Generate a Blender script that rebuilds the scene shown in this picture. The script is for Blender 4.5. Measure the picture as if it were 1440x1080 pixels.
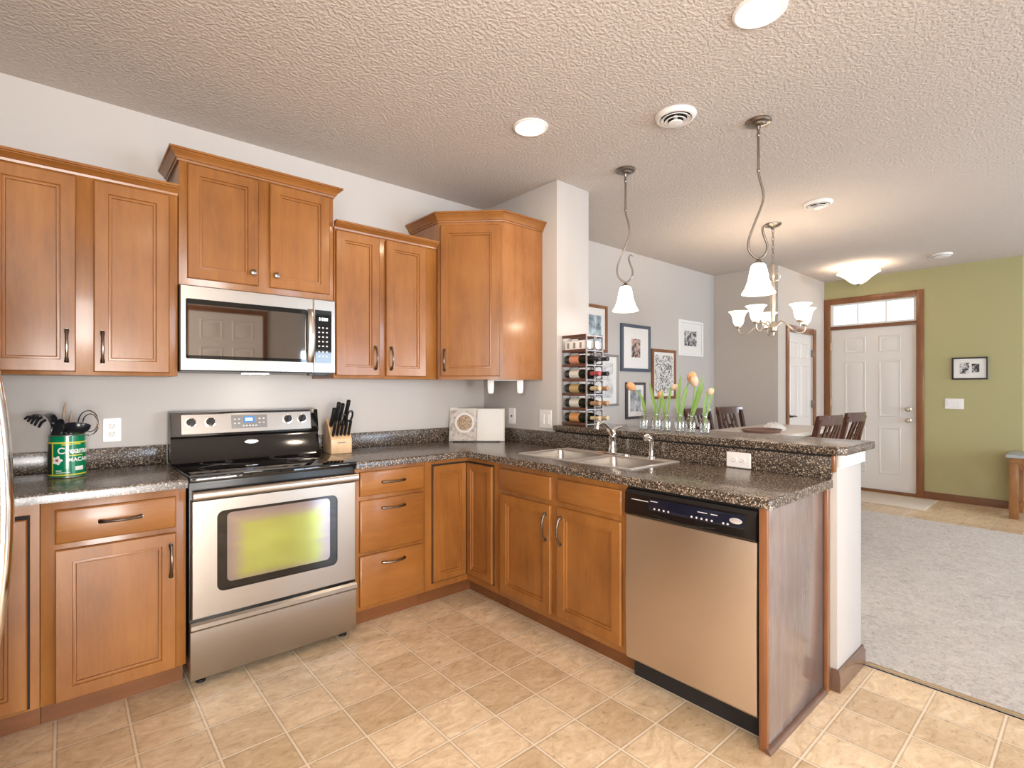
import bpy, bmesh, math, random
from mathutils import Vector, Matrix, noise

for o in list(bpy.data.objects):
    bpy.data.objects.remove(o, do_unlink=True)
scene = bpy.context.scene
C = scene.collection
R = math.radians
PI = math.pi
random.seed(7)

# ------------------------------------------------------------------ camera
FPX, U0, V0 = 724.13, 713.58, 545.09
cam_data = bpy.data.cameras.new('camera')
cam = bpy.data.objects.new('camera', cam_data)
C.objects.link(cam)
cam.location = (-2.5325, -3.2283, 1.3105)
cam.rotation_euler = (PI / 2, 0, -0.7113)
cam_data.sensor_fit = 'HORIZONTAL'
cam_data.sensor_width = 36
cam_data.lens = FPX / 1440 * 36
cam_data.shift_x = (720 - U0) / 1440
cam_data.shift_y = (V0 - 540) / 1440
cam_data.clip_start = 0.02
scene.camera = cam

# ------------------------------------------------------------------ view, world, daylight
scene.view_settings.view_transform = 'Standard'
scene.view_settings.look = 'None'
scene.view_settings.gamma = 1
scene.view_settings.use_curve_mapping = False
scene.view_settings.exposure = 0.1
try:
    scene.cycles.use_denoising = True
    scene.cycles.max_bounces = 10
    scene.cycles.diffuse_bounces = 5
    scene.cycles.transparent_max_bounces = 16
    scene.cycles.sample_clamp_indirect = 6
    scene.cycles.caustics_reflective = False
    scene.cycles.caustics_refractive = False
except Exception:
    pass
world = bpy.data.worlds.new('sky')
scene.world = world
world.use_nodes = True
wn = world.node_tree.nodes['Background']
wn.inputs[0].default_value = (0.86, 0.93, 1.0, 1)
wn.inputs[1].default_value = 2.6

def area(name, loc, rot, sx, sy, power, color, spread=PI):
    l = bpy.data.lights.new(name, 'AREA')
    l.shape = 'RECTANGLE'
    l.size, l.size_y, l.energy, l.color = sx, sy, power, color
    l.spread = spread
    o = bpy.data.objects.new(name, l)
    C.objects.link(o)
    o.location, o.rotation_euler = loc, rot
    return o
# daylight that comes in through the glass doors and windows behind the camera, plus two added fills
DAY = (0.90, 0.95, 1.0)
area('daylight_patio_door', (1.6, -7.54, 1.05), (PI / 2, 0, 0), 1.9, 2.0, 150, (0.62, 0.80, 1.0))
area('daylight_living_window', (4.1, -7.54, 1.45), (PI / 2, 0, 0), 1.7, 1.2, 130, DAY)
area('daylight_side_window', (-3.54, -4.1, 1.55), (PI / 2, 0, -PI / 2), 1.7, 1.3, 110, (1.0, 0.98, 0.95))
area('added_kitchen_fill', (-2.55, -7.54, 1.0), (PI / 2, 0, 0), 1.6, 1.9, 260, (1.0, 0.98, 0.96))  # added low fill for the wall under the cabinets, through an unseen opening
area('added_ceiling_fill', (-2.55, -7.52, 0.5), (R(118), 0, 0), 1.6, 0.9, 62, (1.0, 0.95, 0.90))  # added upward fill that brightens the kitchen ceiling

# ------------------------------------------------------------------ materials
def new_mat(name):
    m = bpy.data.materials.new(name)
    m.use_nodes = True
    nt = m.node_tree
    return m, nt, nt.nodes['Principled BSDF']

def setp(b, **k):
    names = {'color': 'Base Color', 'rough': 'Roughness', 'metal': 'Metallic', 'spec': 'Specular IOR Level',
             'coat': 'Coat Weight', 'coat_rough': 'Coat Roughness', 'trans': 'Transmission Weight', 'ior': 'IOR',
             'emis': 'Emission Color', 'emis_s': 'Emission Strength', 'aniso': 'Anisotropic', 'alpha': 'Alpha', 'sss': 'Subsurface Weight'}
    for a, v in k.items():
        if a in ('color', 'emis') and len(v) == 3:
            v = (*v, 1)
        b.inputs[names[a]].default_value = v

def plain(name, color, rough=0.5, **k):
    m, nt, b = new_mat(name)
    setp(b, color=color, rough=rough, **k)
    return m

def nd(nt, t, **k):
    n = nt.nodes.new(t)
    for a, v in k.items():
        setattr(n, a, v)
    return n

def coords(nt, scale=(1, 1, 1), rot=(0, 0, 0), loc=(0, 0, 0)):
    tc = nd(nt, 'ShaderNodeTexCoord')
    mp = nd(nt, 'ShaderNodeMapping')
    mp.inputs['Scale'].default_value = scale
    mp.inputs['Rotation'].default_value = rot
    mp.inputs['Location'].default_value = loc
    nt.links.new(tc.outputs['Object'], mp.inputs['Vector'])
    return mp.outputs['Vector']

def noise_n(nt, vec, scale, detail=4, rough=0.55, dist=0.0):
    n = nd(nt, 'ShaderNodeTexNoise')
    n.inputs['Scale'].default_value = scale
    n.inputs['Detail'].default_value = detail
    n.inputs['Roughness'].default_value = rough
    n.inputs['Distortion'].default_value = dist
    nt.links.new(vec, n.inputs['Vector'])
    return n

def ramp(nt, fac, stops, interp='LINEAR'):
    r = nd(nt, 'ShaderNodeValToRGB')
    cr = r.color_ramp
    cr.interpolation = interp
    while len(cr.elements) > 1:
        cr.elements.remove(cr.elements[-1])
    cr.elements[0].position = stops[0][0]
    cr.elements[0].color = (*stops[0][1], 1)
    for p, c in stops[1:]:
        e = cr.elements.new(p)
        e.color = (*c, 1)
    nt.links.new(fac, r.inputs[0])
    return r.outputs[0]

def mixc(nt, fac, a, b, mode='MIX'):
    m = nd(nt, 'ShaderNodeMix', data_type='RGBA', blend_type=mode)
    for sock, v in ((m.inputs[0], fac), (m.inputs[6], a), (m.inputs[7], b)):
        if isinstance(v, (int, float)):
            sock.default_value = v
        elif isinstance(v, tuple):
            sock.default_value = (*v, 1) if len(v) == 3 else v
        else:
            nt.links.new(v, sock)
    return m.outputs[2]

def mathn(nt, op, a, b=None, c=None):
    m = nd(nt, 'ShaderNodeMath', operation=op)
    for i, v in enumerate((a, b, c)):
        if v is None:
            continue
        if isinstance(v, (int, float)):
            m.inputs[i].default_value = v
        else:
            nt.links.new(v, m.inputs[i])
    return m.outputs[0]

def bump(nt, b, h, strength=0.2, dist=0.002):
    n = nd(nt, 'ShaderNodeBump')
    n.inputs['Strength'].default_value = strength
    n.inputs['Distance'].default_value = dist
    nt.links.new(h, n.inputs['Height'])
    nt.links.new(n.outputs[0], b.inputs['Normal'])

def wood(name, dark, mid, light, axis='z', rough=0.36, coat=0.35, fine=1.0):
    m, nt, b = new_mat(name)
    s = {'z': (9, 9, 1.1), 'x': (1.1, 9, 9), 'y': (9, 1.1, 9)}[axis]
    v = coords(nt, s)
    n1 = noise_n(nt, v, 1.2, 5, 0.6, 0.6)
    v2 = coords(nt, tuple(q * 7 for q in s))
    n2 = noise_n(nt, v2, 1.5, 3, 0.6)
    v3 = coords(nt, (1.6, 1.6, 1.6))
    n3 = noise_n(nt, v3, 1.7, 3, 0.5)
    f = mathn(nt, 'ADD', mathn(nt, 'MULTIPLY', n1.outputs[0], 0.45), mathn(nt, 'ADD', mathn(nt, 'MULTIPLY', n2.outputs[0], 0.16 * fine), mathn(nt, 'MULTIPLY', n3.outputs[0], 0.45)))
    col = ramp(nt, f, [(0.36, dark), (0.54, mid), (0.72, light)])
    nt.links.new(col, b.inputs['Base Color'])
    setp(b, rough=rough, coat=coat, coat_rough=0.15, spec=0.35)
    bump(nt, b, n2.outputs[0], 0.05, 0.001)
    return m

def steel(name, color=(0.44, 0.405, 0.37), rough=0.3, axis='x', metal=1.0):
    m, nt, b = new_mat(name)
    s = {'x': (2, 1400, 1400), 'z': (1400, 1400, 2), 'y': (1400, 2, 1400)}[axis]
    n1 = noise_n(nt, coords(nt, s), 1.0, 2, 0.5)
    r = mathn(nt, 'ADD', mathn(nt, 'MULTIPLY', n1.outputs[0], 0.08), rough - 0.04)
    nt.links.new(r, b.inputs['Roughness'])
    setp(b, color=color, metal=metal)
    return m

M = {}
WD, WM, WL = (0.18, 0.063, 0.013), (0.270, 0.103, 0.022), (0.345, 0.145, 0.036)
M['maple_v'] = wood('maple_upright_grain', WD, WM, WL, 'z')
M['maple_x'] = wood('maple_grain_along_x', WD, WM, WL, 'x')
M['maple_y'] = wood('maple_grain_along_y', WD, WM, WL, 'y')
M['oak_panel'] = wood('oak_veneer', (0.19, 0.068, 0.018), (0.29, 0.112, 0.032), (0.36, 0.15, 0.05), 'z', 0.24, 0.5, 2.2)
M['end_panel'] = wood('grey_brown_veneer', (0.12, 0.085, 0.074), (0.165, 0.122, 0.108), (0.22, 0.17, 0.152), 'z', 0.20, 0.5, 2.0)
M['trim_wood'] = wood('trim_wood', (0.16, 0.06, 0.02), (0.23, 0.09, 0.035), (0.31, 0.135, 0.055), 'z', 0.35, 0.3)
M['trim_wood_y'] = wood('trim_wood_y', (0.13, 0.05, 0.02), (0.19, 0.08, 0.035), (0.26, 0.12, 0.055), 'y', 0.35, 0.3)
M['trim_wood_x'] = wood('trim_wood_x', (0.09, 0.045, 0.028), (0.135, 0.07, 0.045), (0.19, 0.105, 0.07), 'x', 0.22, 0.6)
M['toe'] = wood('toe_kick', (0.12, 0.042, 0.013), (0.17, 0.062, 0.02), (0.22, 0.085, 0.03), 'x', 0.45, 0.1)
M['chair_wood'] = wood('chair_wood', (0.045, 0.017, 0.012), (0.08, 0.03, 0.02), (0.13, 0.052, 0.034), 'z', 0.25, 0.6)
M['rustic'] = wood('rustic_pine', (0.12, 0.045, 0.012), (0.22, 0.09, 0.025), (0.33, 0.15, 0.05), 'z', 0.5, 0.1, 2)
M['block_wood'] = wood('beech', (0.55, 0.33, 0.17), (0.66, 0.43, 0.24), (0.74, 0.52, 0.32), 'z', 0.45, 0.1)
M['rack_wood'] = wood('rack_walnut', (0.07, 0.028, 0.018), (0.12, 0.052, 0.034), (0.18, 0.09, 0.06), 'y', 0.4, 0.1)
M['spoon_wood'] = wood('spoon_wood', (0.36, 0.25, 0.17), (0.48, 0.36, 0.26), (0.56, 0.45, 0.34), 'z', 0.5, 0)

def paint(name, color, rough=0.6, tex=0.06, scale=260):
    m, nt, b = new_mat(name)
    v = coords(nt)
    n = noise_n(nt, v, scale, 3, 0.6)
    n2 = noise_n(nt, v, 1.3, 2, 0.5)
    col = mixc(nt, mathn(nt, 'MULTIPLY', n2.outputs[0], 0.12), color, tuple(c * 0.8 for c in color))
    nt.links.new(col, b.inputs['Base Color'])
    setp(b, rough=rough, spec=0.3)
    bump(nt, b, n.outputs[0], tex, 0.001)
    return m
M['wall'] = paint('wall_paint_greige', (0.52, 0.488, 0.462))
M['wall_far'] = paint('wall_paint_warm_grey', (0.56, 0.505, 0.455))
M['green'] = paint('wall_paint_olive', (0.41, 0.375, 0.19))
M['white_paint'] = paint('white_paint', (0.80, 0.79, 0.77), 0.4, 0.03)
M['door_paint'] = paint('door_paint', (0.72, 0.68, 0.64), 0.4, 0.02)

def ceiling_mat():
    m, nt, b = new_mat('ceiling_knockdown_texture')
    v = coords(nt)
    n = noise_n(nt, v, 68, 3, 0.5, 0.1)
    n3 = noise_n(nt, v, 150, 2, 0.5)
    h = ramp(nt, n.outputs[0], [(0.42, (0, 0, 0)), (0.6, (1, 1, 1))])
    hh = mathn(nt, 'ADD', h, mathn(nt, 'MULTIPLY', n3.outputs[0], 0.5))
    setp(b, color=(0.605, 0.545, 0.50), rough=0.9, spec=0.1)
    bump(nt, b, hh, 0.5, 0.006)
    return m
M['ceiling'] = ceiling_mat()

def vinyl_mat():
    m, nt, b = new_mat('vinyl_tile_floor')
    P = 0.222
    tc = nd(nt, 'ShaderNodeTexCoord')
    sep = nd(nt, 'ShaderNodeSeparateXYZ')
    nt.links.new(tc.outputs['Object'], sep.inputs[0])
    def cell(s, off):
        t = mathn(nt, 'DIVIDE', mathn(nt, 'SUBTRACT', s, off), P)
        return mathn(nt, 'FLOOR', t), mathn(nt, 'FRACT', t)
    ix, fx = cell(sep.outputs[0], -1.891)
    iy, fy = cell(sep.outputs[1], -1.196)
    def edge(f):
        return mathn(nt, 'ABSOLUTE', mathn(nt, 'SUBTRACT', f, 0.5))
    ex, ey = edge(fx), edge(fy)
    em = mathn(nt, 'MAXIMUM', ex, ey)
    line = ramp(nt, em, [(0.478, (0, 0, 0)), (0.490, (1, 1, 1))])
    dark = ramp(nt, em, [(0.455, (0, 0, 0)), (0.475, (1, 1, 1)), (0.486, (0, 0, 0))])
    cmb = nd(nt, 'ShaderNodeCombineXYZ')
    nt.links.new(ix, cmb.inputs[0]); nt.links.new(iy, cmb.inputs[1])
    wn_ = nd(nt, 'ShaderNodeTexWhiteNoise', noise_dimensions='3D')
    nt.links.new(cmb.outputs[0], wn_.inputs['Vector'])
    # stone veining, shifted and turned per tile
    mul = nd(nt, 'ShaderNodeVectorMath', operation='MULTIPLY_ADD')
    nt.links.new(wn_.outputs['Color'], mul.inputs[0])
    mul.inputs[1].default_value = (9, 9, 9)
    nt.links.new(tc.outputs['Object'], mul.inputs[2])
    st = nd(nt, 'ShaderNodeMapping')
    st.inputs['Rotation'].default_value = (0, 0, R(28))
    st.inputs['Scale'].default_value = (1.0, 1.7, 1.0)
    nt.links.new(mul.outputs[0], st.inputs[0])
    n1 = noise_n(nt, st.outputs[0], 7.5, 8, 0.68, 1.6)
    n2 = noise_n(nt, st.outputs[0], 26, 5, 0.65, 0.6)
    f = mathn(nt, 'ADD', mathn(nt, 'MULTIPLY', n1.outputs[0], 0.72), mathn(nt, 'MULTIPLY', n2.outputs[0], 0.28))
    base = ramp(nt, f, [(0.32, (0.52, 0.37, 0.225)), (0.44, (0.69, 0.52, 0.335)), (0.54, (0.79, 0.62, 0.42)), (0.66, (0.90, 0.77, 0.585))])
    tint = ramp(nt, wn_.outputs['Value'], [(0, (0.80, 0.75, 0.69)), (0.5, (0.96, 0.94, 0.92)), (1, (1.10, 1.10, 1.10))])
    col = mixc(nt, 1.0, base, tint, 'MULTIPLY')
    col = mixc(nt, mathn(nt, 'MULTIPLY', dark, 0.6), col, (0.33, 0.23, 0.14))
    col = mixc(nt, mathn(nt, 'MULTIPLY', line, 0.8), col, (0.88, 0.76, 0.60))
    nt.links.new(col, b.inputs['Base Color'])
    setp(b, rough=0.3, spec=0.45)
    r = mathn(nt, 'ADD', mathn(nt, 'MULTIPLY', n2.outputs[0], 0.2), 0.2)
    nt.links.new(r, b.inputs['Roughness'])
    bump(nt, b, mathn(nt, 'SUBTRACT', mathn(nt, 'MULTIPLY', n2.outputs[0], 0.3), line), 0.25, 0.001)
    return m
M['vinyl'] = vinyl_mat()

def carpet_mat():
    m, nt, b = new_mat('carpet_pile')
    v = coords(nt)
    n1 = noise_n(nt, v, 130, 5, 0.7, 0.8)
    n2 = noise_n(nt, v, 24, 7, 0.72, 1.4)
    n3 = noise_n(nt, v, 5, 3, 0.6)
    f = mathn(nt, 'ADD', mathn(nt, 'MULTIPLY', n1.outputs[0], 0.35), mathn(nt, 'ADD', mathn(nt, 'MULTIPLY', n2.outputs[0], 0.55), mathn(nt, 'MULTIPLY', n3.outputs[0], 0.10)))
    col = ramp(nt, f, [(0.36, (0.36, 0.31, 0.275)), (0.45, (0.66, 0.60, 0.545)), (0.56, (0.84, 0.78, 0.72))])  # darkest stop paints the shade between the pile loops
    nt.links.new(col, b.inputs['Base Color'])
    setp(b, rough=1.0, spec=0.03)
    b.inputs['Sheen Weight'].default_value = 0.25
    h = mathn(nt, 'ADD', n1.outputs[0], n2.outputs[0])
    bump(nt, b, h, 0.8, 0.012)
    return m
M['carpet'] = carpet_mat()

def granite_mat():
    m, nt, b = new_mat('speckled_laminate')
    v = coords(nt)
    vo = nd(nt, 'ShaderNodeTexVoronoi')
    vo.inputs['Scale'].default_value = 235
    nt.links.new(v, vo.inputs['Vector'])
    sepc = nd(nt, 'ShaderNodeSeparateColor')
    nt.links.new(vo.outputs['Color'], sepc.inputs[0])
    c1 = ramp(nt, sepc.outputs[0], [(0.0, (0.012, 0.009, 0.008)), (0.30, (0.045, 0.032, 0.025)), (0.55, (0.105, 0.077, 0.057)),
                                   (0.76, (0.24, 0.18, 0.13)), (0.90, (0.46, 0.38, 0.29))], 'CONSTANT')
    n = noise_n(nt, v, 30, 4, 0.6)
    col = mixc(nt, mathn(nt, 'MULTIPLY', n.outputs[0], 0.3), c1, (0.115, 0.086, 0.065))
    nt.links.new(col, b.inputs['Base Color'])
    setp(b, rough=0.25, spec=0.5, coat=0.2, coat_rough=0.12)
    return m
M['granite'] = granite_mat()

M['steel_x'] = steel('brushed_steel_x', axis='x')
M['steel_z'] = steel('brushed_steel_z', axis='z')
M['steel_dw'] = steel('brushed_steel_dishwasher', (0.66, 0.56, 0.47), 0.36, 'z')
M['sink_steel'] = steel('sink_steel', (0.50, 0.46, 0.42), 0.36, 'y')
M['sink_rim'] = plain('sink_rim_brightened', (0.80, 0.77, 0.73), 0.3, metal=0.55)  # rim's bright look is put into a paler, less metallic colour
M['chrome'] = plain('chrome', (0.82, 0.80, 0.78), 0.09, metal=1)
M['nickel'] = plain('brushed_nickel', (0.27, 0.235, 0.205), 0.3, metal=1)
M['pull'] = plain('pewter_pull', (0.20, 0.17, 0.15), 0.25, metal=1)
M['dark_metal'] = plain('dark_metal', (0.05, 0.045, 0.045), 0.35, metal=0.6)
M['rack_metal'] = plain('grey_rack_metal', (0.45, 0.43, 0.45), 0.35, metal=0.7)
M['brass'] = plain('worn_brass', (0.70, 0.56, 0.36), 0.35, metal=0.8)
M['bronze'] = plain('bronze_lever', (0.14, 0.10, 0.08), 0.35, metal=1)
M['black_gloss'] = plain('black_enamel', (0.008, 0.007, 0.007), 0.08, spec=0.6)
M['black_glass'] = plain('black_glass', (0.006, 0.006, 0.006), 0.03, spec=0.7)
M['black'] = plain('black_plastic', (0.012, 0.012, 0.013), 0.3)
M['dark_fill'] = plain('dark_fill_and_gap_shade', (0.012, 0.009, 0.008), 0.8)  # near-black: paints shade in gaps, also serves plain dark parts
M['mirror_glass'] = plain('coated_microwave_glass', (0.36, 0.34, 0.32), 0.03, metal=1)
M['dw_reflected_blue'] = plain('black_film_painted_blue_reflection', (0.006, 0.009, 0.022), 0.12, spec=0.7)  # black film with its blue reflection put into the colour
M['white_plastic'] = plain('white_plastic', (0.82, 0.80, 0.78), 0.35)
M['slot'] = plain('outlet_slot_grey', (0.30, 0.28, 0.27), 0.5)
M['badge'] = plain('oval_badge', (0.8, 0.8, 0.82), 0.2, metal=0.6)
M['grey_print'] = plain('grey_panel_marks', (0.62, 0.60, 0.58), 0.5)
M['grey_dark'] = plain('grey_panel_keys', (0.20, 0.18, 0.17), 0.4)
M['burner'] = plain('burner_ring_print', (0.17, 0.155, 0.15), 0.15)
M['display'] = plain('lit_display', (0.03, 0.08, 0.16), 0.3, emis=(0.08, 0.28, 0.6), emis_s=0.7)
M['digit'] = plain('lit_digits', (0.8, 0.9, 1), 0.3, emis=(0.75, 0.9, 1.0), emis_s=1.2)
M['white_fabric'] = plain('white_cloth', (0.84, 0.83, 0.80), 0.9, spec=0.1)
M['paper'] = plain('white_paper', (0.90, 0.88, 0.84), 0.8, spec=0.1)
M['mat_board'] = plain('white_mat_board', (0.76, 0.74, 0.71), 0.8, spec=0.1)
M['cream_board'] = plain('cream_mat_board', (0.74, 0.70, 0.62), 0.8, spec=0.1)
M['foil_black'] = plain('black_foil', (0.02, 0.015, 0.018), 0.3)
M['foil_red'] = plain('red_foil', (0.38, 0.06, 0.07), 0.35)
M['foil_tan'] = plain('tan_cork', (0.42, 0.25, 0.14), 0.6)
M['foil_gold'] = plain('straw_foil', (0.60, 0.48, 0.30), 0.4)
M['bottle'] = plain('dark_bottle_glass', (0.010, 0.014, 0.008), 0.06, spec=0.7)
M['label_w'] = plain('white_bottle_label', (0.70, 0.66, 0.60), 0.6)
M['label_o'] = plain('orange_bottle_label', (0.70, 0.34, 0.12), 0.6)
M['label_r'] = plain('salmon_bottle_label', (0.62, 0.27, 0.16), 0.6)
M['label_g'] = plain('gold_bottle_label', (0.50, 0.36, 0.16), 0.5)
M['stem'] = plain('tulip_stem', (0.20, 0.36, 0.06), 0.45)
M['leaf'] = plain('tulip_leaf', (0.15, 0.27, 0.028), 0.45)
M['petal'] = plain('peach_petal', (0.66, 0.34, 0.16), 0.55)
M['petal_w'] = plain('pale_petal', (0.66, 0.47, 0.33), 0.55)
M['mat_rug'] = paint('beige_mat', (0.66, 0.58, 0.48), 0.9, 0.4, 300)
M['zinc'] = plain('grey_blue_top', (0.42, 0.46, 0.50), 0.3)
M['placemat'] = plain('woven_brown', (0.22, 0.13, 0.10), 0.7)
M['table_top'] = plain('pale_table_top', (0.74, 0.67, 0.60), 0.4)
M['utensil'] = plain('black_nylon', (0.012, 0.013, 0.018), 0.22, spec=0.6)
M['can_green'] = plain('can_green_print', (0.0, 0.20, 0.085), 0.22, coat=0.5)
M['can_yellow'] = plain('can_yellow_print', (0.72, 0.66, 0.06), 0.3)
M['can_white'] = plain('can_white_print', (0.85, 0.85, 0.80), 0.3)
M['can_red'] = plain('can_red_print', (0.50, 0.06, 0.06), 0.3)
M['can_dark'] = plain('can_dark_print', (0.02, 0.035, 0.03), 0.3)
M['can_metal'] = plain('tin_rim', (0.55, 0.56, 0.56), 0.3, metal=1)
M['lens'] = plain('lamp_lens', (0.9, 0.9, 0.88), 0.4, emis=(1, 0.93, 0.84), emis_s=14)
M['shade'] = plain('opal_glass_shade', (0.9, 0.88, 0.84), 0.35, emis=(1, 0.92, 0.82), emis_s=2.4)
M['shade_ch'] = plain('opal_glass_cup', (0.9, 0.86, 0.78), 0.35, emis=(1, 0.86, 0.68), emis_s=1.9)
M['cream_metal'] = plain('champagne_nickel', (0.62, 0.55, 0.46), 0.3, metal=0.8)
M['water'] = plain('vase_glass', (0.96, 0.98, 0.98), 0.0, trans=1.0, ior=1.45)

def pane_mat():
    m, nt, b = new_mat('window_pane')
    nt.nodes.remove(b)
    t = nd(nt, 'ShaderNodeBsdfTransparent')
    g = nd(nt, 'ShaderNodeBsdfGlossy')
    g.inputs['Roughness'].default_value = 0.02
    mx = nd(nt, 'ShaderNodeMixShader')
    mx.inputs[0].default_value = 0.06
    nt.links.new(t.outputs[0], mx.inputs[1]); nt.links.new(g.outputs[0], mx.inputs[2])
    nt.links.new(mx.outputs[0], nt.nodes['Material Output'].inputs[0])
    return m
M['pane'] = pane_mat()

def thin_glass():
    m, nt, b = new_mat('thin_clear_glass')
    nt.nodes.remove(b)
    t = nd(nt, 'ShaderNodeBsdfTransparent')
    t.inputs[0].default_value = (0.97, 0.98, 0.98, 1)
    g = nd(nt, 'ShaderNodeBsdfGlossy')
    g.inputs['Roughness'].default_value = 0.02
    lw = nd(nt, 'ShaderNodeLayerWeight')
    lw.inputs[0].default_value = 0.35
    mx = nd(nt, 'ShaderNodeMixShader')
    nt.links.new(mathn(nt, 'ADD', mathn(nt, 'MULTIPLY', lw.outputs['Facing'], 0.65), 0.05), mx.inputs[0])
    nt.links.new(t.outputs[0], mx.inputs[1]); nt.links.new(g.outputs[0], mx.inputs[2])
    nt.links.new(mx.outputs[0], nt.nodes['Material Output'].inputs[0])
    return m
M['vase'] = thin_glass()

def oven_glass():
    """Coated oven glass: an iridescent film, yellow-green in the middle and violet-grey towards the rim."""
    m, nt, b = new_mat('coated_oven_glass')
    v = coords(nt, (1, 1, 1))
    sp = nd(nt, 'ShaderNodeSeparateXYZ')
    nt.links.new(v, sp.inputs[0])
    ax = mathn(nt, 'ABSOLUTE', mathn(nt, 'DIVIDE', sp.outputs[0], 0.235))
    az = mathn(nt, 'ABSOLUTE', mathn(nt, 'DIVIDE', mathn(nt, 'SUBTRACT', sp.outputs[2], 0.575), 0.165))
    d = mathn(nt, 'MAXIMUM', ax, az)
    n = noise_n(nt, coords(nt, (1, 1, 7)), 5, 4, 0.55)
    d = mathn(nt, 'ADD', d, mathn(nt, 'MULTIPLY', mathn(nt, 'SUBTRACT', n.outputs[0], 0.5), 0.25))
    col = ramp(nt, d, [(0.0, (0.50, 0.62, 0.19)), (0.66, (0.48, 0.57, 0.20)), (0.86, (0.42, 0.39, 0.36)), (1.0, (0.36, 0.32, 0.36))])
    nt.links.new(col, b.inputs['Base Color'])
    setp(b, rough=0.10, metal=0.85, coat=0.3, coat_rough=0.02)
    return m
M['oven_glass'] = oven_glass()

def print_mat(name, dark, light, scale, lo, hi, dist=0.5, detail=4):
    m, nt, b = new_mat(name)
    n = noise_n(nt, coords(nt), scale, detail, 0.6, dist)
    nt.links.new(ramp(nt, n.outputs[0], [(lo, dark), (hi, light)]), b.inputs['Base Color'])
    setp(b, rough=0.35, spec=0.4)
    return m
M['print_bw'] = print_mat('black_white_print', (0.03, 0.03, 0.035), (0.62, 0.61, 0.60), 26, 0.42, 0.58, 0.6)
M['print_doodle'] = print_mat('line_drawing_print', (0.06, 0.06, 0.06), (0.74, 0.72, 0.69), 22, 0.44, 0.50, 2.5, 2)
M['print_grey'] = print_mat('grey_print', (0.10, 0.11, 0.13), (0.55, 0.57, 0.58), 9, 0.35, 0.62)
M['print_warm'] = print_mat('small_colour_print', (0.05, 0.04, 0.06), (0.62, 0.44, 0.36), 30, 0.42, 0.58, 0.8)
M['print_blue'] = print_mat('blue_grey_print', (0.12, 0.16, 0.20), (0.55, 0.66, 0.70), 7, 0.38, 0.62)
M['print_pale'] = print_mat('pale_print', (0.42, 0.43, 0.45), (0.74, 0.74, 0.73), 12, 0.35, 0.6)

def bowl_photo():
    """The cookbook's left page: a photograph of a white bowl of granola on a pale cloth."""
    m, nt, b = new_mat('page_photograph')
    v = coords(nt)
    sp = nd(nt, 'ShaderNodeSeparateXYZ')
    nt.links.new(v, sp.inputs[0])
    dx = mathn(nt, 'SUBTRACT', sp.outputs[0], -0.092)
    dz = mathn(nt, 'SUBTRACT', sp.outputs[2], 0.135)
    d = mathn(nt, 'SQRT', mathn(nt, 'ADD', mathn(nt, 'MULTIPLY', dx, dx), mathn(nt, 'MULTIPLY', dz, dz)))
    n = noise_n(nt, v, 150, 3, 0.6)
    gran = ramp(nt, n.outputs[0], [(0.36, (0.10, 0.06, 0.05)), (0.5, (0.42, 0.27, 0.16)), (0.62, (0.72, 0.58, 0.42))])
    n2 = noise_n(nt, v, 18, 3, 0.6, 1.0)
    bg = ramp(nt, n2.outputs[0], [(0.36, (0.42, 0.34, 0.30)), (0.5, (0.62, 0.57, 0.52)), (0.7, (0.70, 0.66, 0.61))])
    col = mixc(nt, ramp(nt, d, [(0.071, (1, 1, 1)), (0.072, (0, 0, 0))]), bg, (0.80, 0.78, 0.75))
    col = mixc(nt, ramp(nt, d, [(0.057, (1, 1, 1)), (0.058, (0, 0, 0))]), col, gran)
    nt.links.new(col, b.inputs['Base Color'])
    setp(b, rough=0.4)
    return m
M['page_photo'] = bowl_photo()

# ------------------------------------------------------------------ mesh helpers
TM = {}                                     # placement of each top-level thing

class Frame:
    """Front coordinates: a runs along the front, d comes out of it, z is up."""
    def __init__(s, O, A, N):
        s.O, s.A, s.N = Vector(O), Vector(A).normalized(), Vector(N).normalized()
    def __call__(s, a, d, z):
        return s.O + s.A * a + s.N * d + Vector((0, 0, z))
WORLD = Frame((0, 0, 0), (1, 0, 0), (0, 1, 0))
BACK = Frame((0, 0, 0), (1, 0, 0), (0, -1, 0))      # back run of the kitchen: d = distance from the back wall
SIDE = Frame((0, 0, 0), (0, -1, 0), (-1, 0, 0))     # peninsula run: a = distance along it, d = distance from the half wall

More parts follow.
